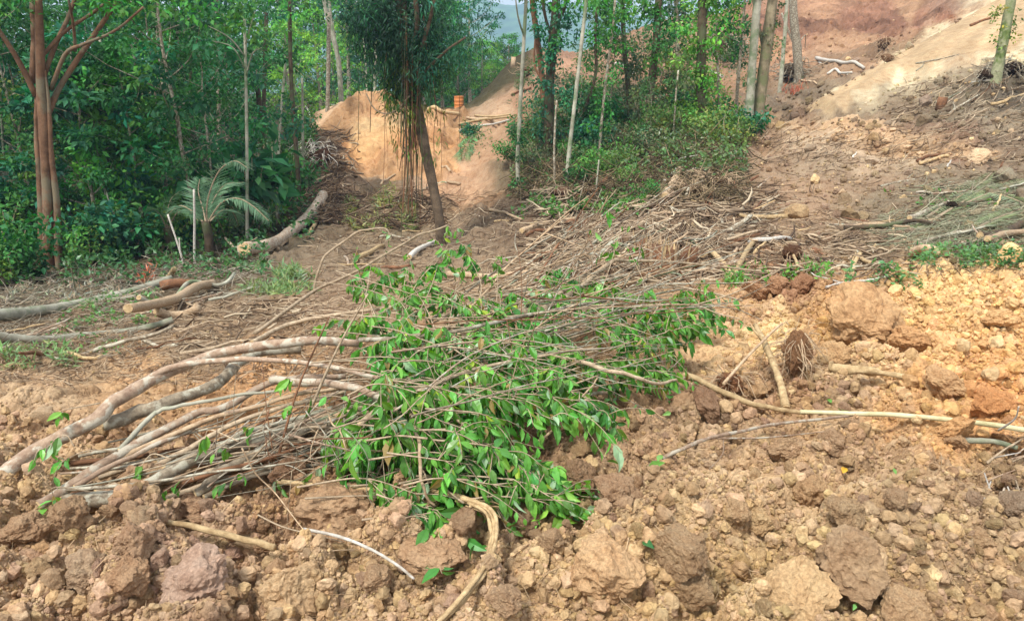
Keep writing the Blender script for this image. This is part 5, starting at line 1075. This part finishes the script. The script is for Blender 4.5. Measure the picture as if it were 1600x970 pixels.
# ---------------------------------------------------------------- ground plants
def cover(name, label, n, region, size, base, seed, up=.5, h=.12, tm=LT_S):
    r = np.random.default_rng(seed); px, py = region(n, r); k = fbm(px/22, py/12, s=seed, o=2) > -.15; px, py = px[k], py[k]; x, y = Pm(px, py); n = len(x)
    z = hd(x, y)+r.uniform(0, h, n); ax = r.normal(size=(n, 3)); ax[:, 2] = abs(ax[:, 2])*up; nr = r.normal(size=(n, 3))*.6; nr[:, 2] += 1
    mb = MB(); add_leaves(mb, np.stack([x, y, z], 1), ax, nr, size*r.uniform(.6, 1.3, n)*np.clip(y/9, .7, 2.2), leafcols(r, n, base, .2, .4), tm)
    tag(ob(name, mb.mesh(name, M_LEAF)), label, 'plants', kind='stuff')
cover('creeping_plants', 'green creeping plants behind the ochre mound', 2600, rects((1320,1440,430,460,1),(1420,1620,398,425,1.3),(1460,1560,388,404,.6)), .055, (88, 132, 72), 1, .6, .12)
cover('ground_cover', 'low green growth over the left logs', 1500, rects((120,250,452,512,1.4),(60,190,520,560,.5),(90,150,470,520,.6),(250,400,400,440,.5)), .055, (84, 128, 60), 2, .6, .06)
cover('grass', 'pale green grass on the litter right of the forest edge', 2400, rects((370,490,418,462,1),(0,120,545,580,.3)), .12, (112, 136, 82), 3, .9, .05, LT_L)
cover('grass', 'yellow green grass patch below the hanging roots', 2200, rects((540,650,312,362,1),(560,620,290,320,.5)), .10, (132, 140, 78), 4, 1., .08, LT_L)
cover('ground_cover', 'scattered green weeds in the brush right of centre', 3600, rects((800,1000,290,345,1),(880,1010,310,335,1),(1030,1160,235,275,.8),(800,860,240,300,.7)), .06, (86, 132, 60), 5, .8, .2)
cover('ground_cover', 'leafy undergrowth on the bank beneath the slender trees', 13000, rects((800,1165,190,290,1.6),(860,1165,120,200,.8),(720,770,205,250,1)), .055, (86, 112, 60), 6, .8, .7)
cover('ground_cover', 'undergrowth at the foot of the left forest', 7000, rects((-30,420,370,450,1),(400,500,200,380,.8)), .07, (62, 104, 54), 7, .9, .5)
cover('ground_cover', 'tiny green sprouts on the right slope', 500, rects((1240,1300,425,440,1),(1190,1260,430,450,.6),(1130,1160,430,455,1),(1380,1600,300,330,.1)), .06, (92, 146, 60), 8, .9, .1)
cover('grass', 'dry pale grass at the far left forest edge', 2000, rects((-30,200,430,474,1)), .09, (150, 142, 118), 9, .7, .04, LT_L)
# cut palm fronds on the right slope
for k, pts in enumerate([[(1440,345),(1490,312),(1530,288),(1552,268)],[(1455,345),(1510,312),(1545,290)],[(1500,322),(1550,300),(1605,280)],[(1520,360),(1560,340),(1610,322)],[(1540,300),(1580,310),(1625,330)],[(1380,352),(1420,356),(1470,350)]]):
    m1, m2 = MB(), MB(); pp = [np.array(P(x, y, .06)) for x, y in pts]; O = pp[0].copy(); frond(m1, m2, [q-O for q in pp], .42, np.random.default_rng(k), (132, 144, 104), 40, .1)
    e = empty('cut_palm_frond', O); ob('leaflets', m1.mesh('leaflets', M_LEAF), e); ob('stalk', m2.mesh('stalk', M_TWIG), e)
    tag(e, ['large cut palm frond draped on the grey log','cut palm frond overlapping the large draped frond','cut palm frond reaching to the right edge on the slope','cut palm frond low at the right edge above the dark log','cut palm frond pointing down to the right edge','withered palm frond lying on the long dark log'][k], 'palm frond')
m1, m2 = MB(), MB(); pp = [np.array(P(x, y, .25)) for x, y in [(760,205),(740,212),(728,228),(724,248)]]; O = pp[0].copy(); frond(m1, m2, [q-O for q in pp], 1.0, np.random.default_rng(8), (96, 138, 84), 40, .6)
e = empty('cut_palm_frond', O); ob('leaflets', m1.mesh('leaflets', M_LEAF), e); ob('stalk', m2.mesh('stalk', M_TWIG), e); tag(e, 'green palm frond hanging at the end of the plateau poles', 'palm frond')
# coloured bits
def tuft(px, py, sizepx, n, col, name, label, cat, up=1.2, ls=.35):
    p = P(px, py); s = math.hypot(p.y, EYE-p.z)/F*sizepx; r = np.random.default_rng(int(px)); mb = MB(); d = r.normal(size=(n, 3))*np.array([.3, .3, .35])*s; d[:, 2] = abs(d[:, 2]); ax = r.normal(size=(n, 3))*.6; ax[:, 2] += up
    add_leaves(mb, d, ax, r.normal(size=(n, 3)), s*ls*r.uniform(.6, 1.3, n), leafcols(r, n, col, .05, .3), LT_L)
    tube(mb, [(0, 0, -.03), (0, 0, s*.5)], s*.02, 5, 0, lin((120, 90, 60)))
    tag(ob(name, mb.mesh(name, M_LEAF), None, p), label, cat)
tuft(1243, 150, 24, 90, (178, 104, 74), 'dried_plant', 'reddish orange dried plant at the foot of the grey forked trunk', 'plant', 1.6)
tuft(232, 440, 26, 50, (206, 112, 74), 'dead_leaf_spray', 'spray of bright orange dead leaves at the left forest edge', 'dead leaves', .2, .5)
tuft(236, 452, 30, 70, (196, 142, 100), 'dead_leaf_spray', 'tan dead leaves hanging below the orange spray', 'dead leaves', -.6, .4)
tuft(1158, 452, 44, 90, (88, 140, 66), 'sapling', 'small green plant at the foot of the forked pale branch', 'plant', .9)
tuft(1262, 420, 26, 60, (96, 150, 64), 'sapling', 'small bright green tuft by the torn roots', 'plant', .9)
tuft(843, 322, 22, 90, (70, 120, 60), 'sapling', 'round green tuft below the brown dead leafy heap', 'plant', .9)
tuft(1165, 305, 18, 24, (206, 110, 66), 'dried_plant', 'reddish twig tuft on the bare slope right of the brush', 'plant', .3)
def fallen_leaf(px, py, L_, col, label, seed, n=1):
    p = P(px, py, .012, True)+Vector((0, 0, .02)); r = np.random.default_rng(seed); mb = MB(); ax = r.normal(size=(n, 3)); ax[:, 2] = .15; nr = np.tile([0., -.7, .8], (n, 1))+r.normal(size=(n, 3))*.2
    add_leaves(mb, np.zeros((n, 3)), ax, nr, np.full(n, L_), leafcols(r, n, col, .05, .1), LT_N); tag(ob('fallen_leaf', mb.mesh('fallen_leaf', M_LEAF), None, p), label, 'leaf')
for k, a in enumerate([(1012,738,.085,(104,156,76),'green fallen leaf at the left tip of the long slender branch'),(1028,728,.06,(120,170,84),'small green leaf right of the fallen leaf at the branch tip'),(1004,852,.06,(60,110,60),'dark green leaf beside the large tan angular clod'),(895,814,.035,(50,120,60),'tiny green leaf below the leafy pile tip'),(1362,950,.06,(120,180,84),'bright green leaf under the biggest dark clod'),(1335,952,.03,(110,160,84),'tiny green leaf left of the bright green leaf'),(1316,746,.06,(220,170,50),'yellow fallen leaf above the round ochre clod'),(1399,748,.03,(110,160,76),'tiny green leaf on the right foreground slope'),(1048,650,.05,(130,176,96),'small green leaf on the soil right of the leafy pile'),(1330,648,.06,(110,160,76),'green leaf tuft on the long pale pole'),(200,938,.035,(60,110,70),'tiny dark leaf in the hollow at lower left'),(1298,635,.05,(110,160,66),'small leaf under the root ball')]): fallen_leaf(a[0], a[1], a[2]*1.1, a[3], a[4], k)
# orange drum on the plateau
p = W3(717, 159, 50); gz = float(hb(np.array([p.x]), np.array([p.y]))[0]); e = empty('drum', (p.x, p.y, gz)); s = .29
m, n_, l_, b_ = newmat('orange_paint', .5, .4); b_.inputs['Base Color'].default_value = (*lin((206, 126, 66)), 1)
mb = MB(); zz = np.array([0, .02, .03, .28, .30, .32, .55, .57, .59, .84, .86])*.8; tube(mb, [(0, 0, z) for z in zz], s*np.array([.97, 1.03, 1, 1, 1.04, 1, 1, 1.04, 1, 1, 1.03]), 24, 0); ob('body', mb.mesh('body', m, True), e)
mb = MB(); tube(mb, [(0, 0, .67), (0, 0, .71)], s*1.02, 24, 0); ob('lid', mb.mesh('lid', m, False), e); tag(e, 'orange drum standing at the end of the sandy plateau', 'drum')
# ---------------------------------------------------------------- the felled brush in the foreground
YMAX[0] = 5.4
GB = 'cut stems in the foreground branch bundle'
BR = [
 ([(-30,775,.05),(60,705,.12),(150,661,.2),(180,628,.25),(240,590,.3),(330,553,.36),(420,541,.4),(480,537,.42),(560,537,.4)],24,M_PINK,.5,'thickest pinkish stem curving over the left end of the bundle'),
 ([(160,664,.15),(205,648,.17),(255,633,.2),(330,600,.24),(370,570,.27),(410,551,.3),(470,545,.3)],20,M_GREY,.7,'mottled grey stem forking right from the thickest pinkish stem'),
 ([(205,605,.28),(260,580,.32),(330,572,.34),(400,570,.36),(480,575,.38),(560,590,.36),(620,600,.34),(680,640,.3)],10,M_PINK,.5,'slim pinkish branch running level over the bundle'),
 ([(62,790,.04),(130,742,.1),(220,692,.16),(300,652,.22),(345,640,.24),(430,602,.3),(540,588,.32)],16,M_PINK,.5,'brown stem with square cut end second from the left in the bundle'),
 ([(100,785,.03),(200,774,.06),(260,745,.1),(330,705,.15),(420,682,.18),(480,662,.2),(560,650,.22)],22,M_GREY,.6,'thick dark grey stem low in the bundle'),
 ([(305,772,.04),(345,738,.1),(400,706,.15),(440,690,.17),(520,660,.2)],15,M_GREY,.8,'short grey stem with blunt end in the middle of the bundle'),
 ([(424,592,.36),(480,596,.37),(540,604,.36),(600,626,.34),(650,640,.3)],13,M_PINK,.7,'broken pinkish stem pointing left out of the bundle'),
 ([(400,700,.08),(430,682,.12),(470,662,.18),(530,650,.22),(600,640,.25)],17,M_WOOD,.6,'smooth tan stem bending up in the right part of the bundle'),
 ([(150,770,.05),(230,730,.1),(320,680,.18),(420,640,.25),(540,612,.3)],11,M_TWIG,.5,'tan stem in the middle of the bundle'),
 ([(170,728,.1),(260,690,.16),(360,650,.22),(460,618,.28),(560,600,.3)],9,M_WOOD,.5,'thin pale stem above the middle of the bundle'),
 ([(190,700,.14),(240,650,.2),(262,640,.22),(330,625,.26),(440,610,.3)],8,M_PALE,.5,'pale stem crossing behind the brown cut stem'),
 ([(210,795,.03),(300,765,.05),(400,735,.08),(500,705,.12),(600,690,.14)],10,M_TWIG,.5,'lowest tan stem in the bundle'),
 ([(320,775,.04),(400,745,.06),(480,730,.08),(560,722,.1)],8,M_GREY,.5,'low grey stem right of the blunt grey stem'),
 ([(330,742,.08),(420,712,.12),(520,690,.15),(620,680,.15)],13,M_GREY,.6,'weathered grey stem under the tan bending stem'),
 ([(120,760,.08),(220,712,.14),(320,660,.2),(380,640,.24),(500,605,.3)],8,M_PINK,.5,'slender pink stem beside the brown cut stem'),
 ([(260,735,.1),(350,700,.15),(420,672,.18),(520,636,.24)],10,M_PALE,.5,'pale mottled stem across the middle of the bundle'),
 ([(520,762,.03),(560,745,.05),(640,735,.08),(730,722,.1)],11,M_WOOD,.7,'tan log end under the leafy front of the pile'),
 ([(780,655,.05),(840,640,.08),(900,626,.1),(960,614,.1)],10,M_PINK,.5,'pinkish stem crossing the dark gap in the leafy pile'),
 ([(400,520,.25),(490,455,.35),(540,434,.38),(600,400,.4),(650,370,.42),(700,352,.42)],6,M_TWIG,.4,'long arched whip rising behind the left of the leafy pile'),
 ([(395,535,.25),(450,508,.3),(520,492,.35),(620,478,.4),(740,462,.42),(900,440,.4)],8,M_TWIG,.4,'long straight branch running level behind the leaves'),
 ([(490,458,.3),(500,420,.4),(520,390,.5),(560,362,.55),(600,358,.55),(612,375,.5)],4,M_TWIG,.5,'bare arching twig hooping above the left of the leafy pile'),
 ([(770,490,.4),(850,478,.42),(900,450,.45),(960,410,.5),(980,407,.5),(1060,410,.48),(1190,425,.4)],11,M_TWIG,.25,'dark tan branch bending level across the right of the pile'),
 ([(780,500,.4),(860,470,.4),(940,436,.42),(1000,434,.42),(1100,455,.35),(1160,470,.3)],8,M_TWIG,.3,'second level branch right under the bending branch'),
 ([(560,660,.3),(590,635,.34),(640,610,.36),(720,580,.38),(820,560,.38),(940,545,.35)],9,M_TWIG,.4,'tan branch running through the heart of the leaves'),
 ([(560,640,.3),(640,620,.32),(700,650,.3),(760,690,.25),(830,740,.15)],8,M_TWIG,.4,'branch sloping down to the front tip of the leafy pile'),
 ([(640,640,.3),(648,670,.3),(658,700,.28),(656,760,.2),(680,790,.12)],7,M_WOOD,.5,'pale branch hanging straight down at the front of the pile'),
 ([(840,690,.15),(880,650,.2),(920,610,.24),(950,570,.26)],4,M_WOOD,.5,'straight pale twig slanting up at the right of the pile'),
 ([(560,530,.4),(700,525,.42),(820,500,.44),(960,470,.4),(1080,450,.35)],7,M_GREY,.4,'grey branch stretched across the top of the leaves'),
 ([(880,560,.3),(960,585,.28),(1030,600,.2),(1070,590,.12)],7,M_TWIG,.5,'branch dipping to the right end of the leafy pile'),
]
for k, (pts, w_, m_, tp, lb_) in enumerate(BR): lie('cut_branch' if w_ >= 9 else 'branch', lb_, 'branch', pts, w_*1.08, m_, None, tp, .14, 800+k, wig=.0035, n=46)
# bare whips fanning out, each its own
def whip(k, a, b, c, w0, mat, label, group, seed):
    mb, O, r, sp, r0, r1 = lie('twig', '', '', [a, b, c], w0, mat, None, .3, 0, seed, ns=5, n=20, wig=.006, cut=None)
    for j in range(int(r.integers(1, 5))):
        i = int(r.integers(6, 18)); T = sp[min(19, i+1)]-sp[i]; T /= np.linalg.norm(T); d = T*.8+r.normal(size=3)*.55; L_ = r.uniform(.1, .4)
        q = smooth_path([sp[i], sp[i]+d*L_*.5+r.normal(size=3)*.02, sp[i]+d*L_+np.array([0, 0, r.normal()*.05])], 8); tube(mb, q, np.linspace(r0*.55, r0*.25, 8), 4, 0)
    tone = {M_TWIG: 'tan', M_GREY: 'grey', M_PALE: 'pale', M_PINK: 'pinkish', M_BROWN: 'dark brown', M_WOOD: 'yellowish'}[mat]
    tag(ob('twig', mb.mesh('twig', mat, True), None, O), tone+' '+label, 'twig', group)
R_ = random.Random(77)
for k in range(150):
    YMAX[0] = 5.6 if k < 92 or k >= 118 else 8.5
    if k < 34:     # left bundle fan
        y0 = R_.uniform(690, 790); a = (R_.uniform(90, 330), y0+R_.uniform(-20, 5), R_.uniform(.01, .1)); c = (R_.uniform(520, 660), R_.uniform(575, 700), R_.uniform(.1, .28)); b = ((a[0]+c[0])/2, (a[1]+c[1])/2+R_.uniform(-8, 12), (a[2]+c[2])/2+.03); lb_ = 'thin bare stem in the left fan of the branch bundle'; g_ = 'thin stems in the left fan of the bundle'; w_ = R_.choice((2.5, 3, 4, 5, 6, 9))
    elif k < 92:   # right upward fan
        a = (R_.uniform(620, 900), R_.uniform(460, 560), R_.uniform(.15, .35)); c = (R_.uniform(880, 1200), R_.uniform(330, 480), R_.uniform(.25, .6)); b = ((a[0]+c[0])/2, (a[1]+c[1])/2+R_.uniform(-16, 10), (a[2]+c[2])/2+.08); lb_ = 'thin bare twig fanning up to the right behind the leaves'; g_ = 'thin twigs fanning out behind the leaves'; w_ = R_.uniform(2, 5)
    elif k < 118:  # rear pale fan
        a = (R_.uniform(760, 860), R_.uniform(445, 490), R_.uniform(.05, .2)); c = (R_.uniform(900, 1070), R_.uniform(290, 400), R_.uniform(.1, .5)); b = ((a[0]+c[0])/2, (a[1]+c[1])/2+R_.uniform(-12, 6), (a[2]+c[2])/2); lb_ = 'pale brittle twig in the bunch reaching up to the bleached branch'; g_ = 'pale twigs bunched behind the pile'; w_ = R_.uniform(2.5, 6)
    elif k < 132:  # through the leaves
        a = (R_.uniform(540, 700), R_.uniform(520, 680), R_.uniform(.25, .4)); c = (R_.uniform(760, 1100), R_.uniform(470, 640), R_.uniform(.25, .42)); b = ((a[0]+c[0])/2, (a[1]+c[1])/2+R_.uniform(-40, 10), .42); lb_ = 'thin twig threading through the green leaves'; g_ = 'twigs threading through the leaves'; w_ = R_.uniform(2, 4.5)
    else:          # front hanging
        a = (R_.uniform(380, 640), R_.uniform(600, 680), .34); c = (a[0]+R_.uniform(-160, 60), R_.uniform(700, 790), R_.uniform(.03, .15)); b = ((a[0]+c[0])/2+R_.uniform(-20, 20), (a[1]+c[1])/2, .28); lb_ = 'fine hanging twig in front of the branch bundle'; g_ = 'fine twigs hanging in front of the bundle'; w_ = R_.uniform(1.6, 3)
    whip(k, a, b, c, w_, (M_TWIG, M_GREY, M_PALE, M_PINK, M_BROWN, M_WOOD, M_GREY)[k % 7], lb_, g_, 2000+k)
YMAX[0] = 5.2
# leafy boughs
CL = [(560,398,.5,1),(612,385,.55,2),(700,365,.55,1),(716,368,.5,1),(640,412,.5,2),(690,405,.5,3),(730,410,.5,2),(780,412,.5,2),(580,425,.5,2),(555,450,.42,3),(592,452,.42,3),(636,432,.45,2),(640,455,.42,3),(684,428,.45,3),(722,430,.45,2),(778,428,.45,2),(760,440,.42,2),
 (950,342,.5,1),(968,378,.48,1),(1002,366,.48,1),(985,410,.42,1),(1008,400,.42,1),(950,405,.42,1),(560,520,.4,4),(600,500,.42,3),(620,545,.4,3),(660,500,.42,4),(680,540,.4,4),(700,490,.42,4),(740,500,.42,4),(745,560,.38,5),(790,500,.42,4),(800,560,.36,5),(830,540,.38,6),(860,500,.4,4),
 (900,480,.4,5),(935,468,.4,6),(940,510,.36,4),(980,470,.4,5),(985,540,.32,5),(1030,500,.34,7),(1045,540,.3,7),(1080,478,.34,7),(1085,520,.28,7),(1118,478,.32,7),(1122,512,.27,7),(1060,560,.24,5),(1010,575,.24,5),(1060,595,.16,5),(1012,605,.18,4),(950,590,.25,5),(905,565,.3,4),(880,612,.26,6),(905,640,.24,7),(930,668,.2,6),(880,675,.2,5),
 (720,590,.36,7),(740,635,.34,7),(690,640,.34,6),(650,630,.34,6),(600,650,.3,6),(566,670,.26,6),(540,700,.22,6),(560,725,.18,5),(610,700,.25,6),(640,715,.22,6),(680,690,.28,7),(730,690,.28,7),(770,670,.3,7),(770,720,.24,7),(740,740,.2,7),(800,720,.22,7),(820,750,.17,7),(850,775,.12,7),(860,795,.08,6),(800,775,.14,7),(760,775,.12,6),(720,760,.16,5),(650,785,.12,6),(685,812,.08,7),(640,806,.06,5),(700,825,.04,5),(582,762,.1,4),(765,620,.32,6),(800,610,.32,5),(840,590,.33,6),(822,640,.28,5),(860,640,.26,5),(700,560,.36,5),(660,580,.36,4),(620,600,.34,4),(560,560,.38,3),(780,540,.38,5),(880,540,.34,4),(960,500,.36,5),(1005,520,.33,6),
 (445,605,.36,1),(385,680,.25,1),(355,722,.2,1),(250,785,.08,1),(320,700,.22,1),(70,715,.18,2),(95,735,.13,2),(100,660,.25,1),(85,795,.05,1),(215,750,.1,1),(335,775,.06,1),(445,655,.28,1),(428,763,.06,1),(520,690,.22,3)]
def bough(k, px, py, lf, dens):
    r = np.random.default_rng(3000+k); end = np.array(P(px, py-14, lf+.03)); main = dens > 2
    if px > 1000: src = (px-r.uniform(120, 220), py+r.uniform(-40, 40), max(.1, lf))
    elif px < 500: src = (px+r.uniform(40, 90), py+r.uniform(-40, -5), lf+.05)
    elif py < 460: src = (px+r.uniform(-60, 60), py+r.uniform(50, 110), .3)
    else: src = (px-r.uniform(70, 190)*(1 if px > 640 else -.6), py-r.uniform(10, 70), min(.42, lf+.08))
    s0 = np.array(P(*src)); O = s0; mid = (s0+end)/2+np.array([r.normal()*.04, r.normal()*.04, .01+abs(r.normal())*.02])
    sp = smooth_path([s0-O, mid-O, end-O], 16); mb = MB(); lb = MB(); d = np.linalg.norm(end-s0); tube(mb, sp, np.linspace(.0042, .0014, 16)*(1.1 if main else .8), 5, .1)
    pos, ax = [], []
    def along(q, n):
        for j in range(n):
            f = (j+.5)/n*(len(q)-1.01); i = int(f); a = q[i]+(q[i+1]-q[i])*(f-i); T = q[i+1]-q[i]; T = T/(np.linalg.norm(T)+1e-9)
            sd = np.cross(T, [0, 0, 1.])*(1 if j % 2 else -1); pos.append(a); ax.append(T*.45+sd*.6+np.array([0, 0, -.6-.7*r.random()])+r.normal(size=3)*.38)
    along(sp[-8:] if main else sp[-4:], 12 if main else 3)
    for j in range({1: 1, 2: 2, 3: 3, 4: 4, 5: 5, 6: 6, 7: 7}[dens]):
        i = int(r.integers(8, 16)); T = sp[min(15, i+1)]-sp[i-1]; T = T/(np.linalg.norm(T)+1e-9); dd = T*.7+r.normal(size=3)*.6; dd[2] -= .35; L_ = r.uniform(.07, .17) if main else r.uniform(.03, .07)
        q = smooth_path([sp[i], sp[i]+dd*L_*.5+np.array([0, 0, .01]), sp[i]+dd*L_+np.array([0, 0, -.03])], 6); q[:, 2] = np.maximum(q[:, 2], hb(q[:, 0]+O[0], q[:, 1]+O[1])-O[2]+.03)
        tube(mb, q, np.linspace(.0026, .0012, 6), 4, 0); along(q, int(r.integers(7, 12)) if main else 3)
    pos = np.array(pos); ax = np.array(ax); n = len(pos); nr = r.normal(size=(n, 3))*.95+np.array([0, -.7, .4])
    base = np.array([(96, 150, 62), (74, 130, 56), (116, 170, 70), (60, 112, 56), (134, 182, 80)][k % 5]); cols = leafcols(r, n, base, .16, .5)
    dr = r.random(n) < .035; cols[dr] = lin((150, 128, 76)); e_tone = k*3//5 % 5
    pl = r.random(n) < .06; cols[pl] = lin((150, 180, 140)); yl = r.random(n) < .025; cols[yl] = lin((160, 186, 66))
    lo = hb(pos[:, 0]+O[0], pos[:, 1]+O[1])-O[2]; low = pos[:, 2]-lo < .09; ax[low, 2] *= .15
    add_leaves(lb, pos, ax, nr, r.uniform(.7, 1.15)*np.clip(r.normal(.064, .017, n), .025, .105)*(1 if main else .95), cols, LT_N)
    e = empty('leafy_branch', O); ob('twig', mb.mesh('twig', M_TWIG, True), e); ob('leaves', lb.mesh('leaves', M_LEAF, False), e); return e
def where(px, py, dens):
    if px < 500: return 'small sprig of green leaves among the bare stems of the bundle', 'leaf sprigs among the bare stems'
    if py < 470 and px < 800: return 'leafy shoot standing above the back left of the green pile', 'leafy shoots above the back left of the pile'
    if py < 420: return 'isolated leafy shoot among the bare twigs at the upper right', 'leafy shoots among the bare twigs'
    if px > 980: return 'leafy bough at the right end of the green pile', 'leafy boughs at the right end of the pile'
    if py > 740: return 'leafy bough drooping onto the soil at the front of the green pile', 'leafy boughs at the front of the pile'
    if py > 600: return 'leafy bough hanging in the lower middle of the green pile', 'leafy boughs in the lower middle of the pile'
    return 'leafy bough in the upper middle of the green pile', 'leafy boughs in the upper middle of the pile'
seen = {}
for k, (px, py, lf, dn) in enumerate(CL):
    reps = 1 if dn < 3 else 2 if dn < 6 or px > 980 else 3
    for j in range(reps):
        e = bough(k*5+j, px+(random.gauss(0, 14) if j else 0), py+(random.gauss(0, 12) if j else 0), max(.04, lf-.06*j), dn); lb_, g_ = where(px, py, dn); tag(e, ('mid green', 'dark green', 'fresh light green', 'deep green', 'yellowish green')[(k*5+j)*3//5 % 5]+' '+lb_, 'leafy branch', g_)
# ---------------------------------------------------------------- distant hill
hx = np.linspace(-900, 1400, 140); hy = np.linspace(900, 1500, 30); HX, HY = np.meshgrid(hx, hy)
prof = 62*np.exp(-((HX-20)/190)**2)+40*np.exp(-((HX+260)/200)**2)+45*np.exp(-((HX-420)/260)**2)
HZ = -40+(prof+40+10*fbm(HX/90, HY/90, s=5, o=5))*np.clip((HY-900)/330, 0, 1)**.8
ii = (np.arange(29)[:, None]*140+np.arange(139)[None]).ravel()
mh, n_, l_, b_ = newmat('hill_forest'); tc = N(n_, 'ShaderNodeTexCoord'); nn = N(n_, 'ShaderNodeTexNoise', Scale=.05, Detail=6.); l_.new(tc.outputs['Object'], nn.inputs[0])
rp = N(n_, 'ShaderNodeValToRGB'); rp.color_ramp.elements[0].position = .4; rp.color_ramp.elements[0].color = (*lin((44, 78, 44)), 1); rp.color_ramp.elements[1].position = .6; rp.color_ramp.elements[1].color = (*lin((78, 112, 62)), 1); l_.new(nn.outputs[0], rp.inputs[0]); l_.new(rp.outputs[0], b_.inputs['Base Color'])
tag(ob('hill', mesh_np('hill', np.stack([HX.ravel(), HY.ravel(), HZ.ravel()], 1), [np.stack([ii, ii+1, ii+141, ii+140], -1)], mh, None, True)), kind='structure')
# ---------------------------------------------------------------- haze
hb_ = MB(); x0, x1, y0, y1, z0, z1 = -2400, 2400, -80, 1600, -60, 160
hb_.add([(x0,y0,z0),(x1,y0,z0),(x1,y1,z0),(x0,y1,z0),(x0,y0,z1),(x1,y0,z1),(x1,y1,z1),(x0,y1,z1)], [[(0,3,2,1),(4,5,6,7),(0,1,5,4),(1,2,6,5),(2,3,7,6),(3,0,4,7)]])
mhz = bpy.data.materials.new('haze'); mhz.use_nodes = True; n_ = mhz.node_tree.nodes; n_.remove(n_['Principled BSDF'])
pv = n_.new('ShaderNodeVolumePrincipled'); pv.inputs['Density'].default_value = .00065; pv.inputs['Color'].default_value = (.50, .72, 1., 1); mhz.node_tree.links.new(pv.outputs[0], n_['Material Output'].inputs['Volume'])
tag(ob('haze', hb_.mesh('haze', mhz)), 'thin bluish haze in the air', 'haze', kind='stuff')
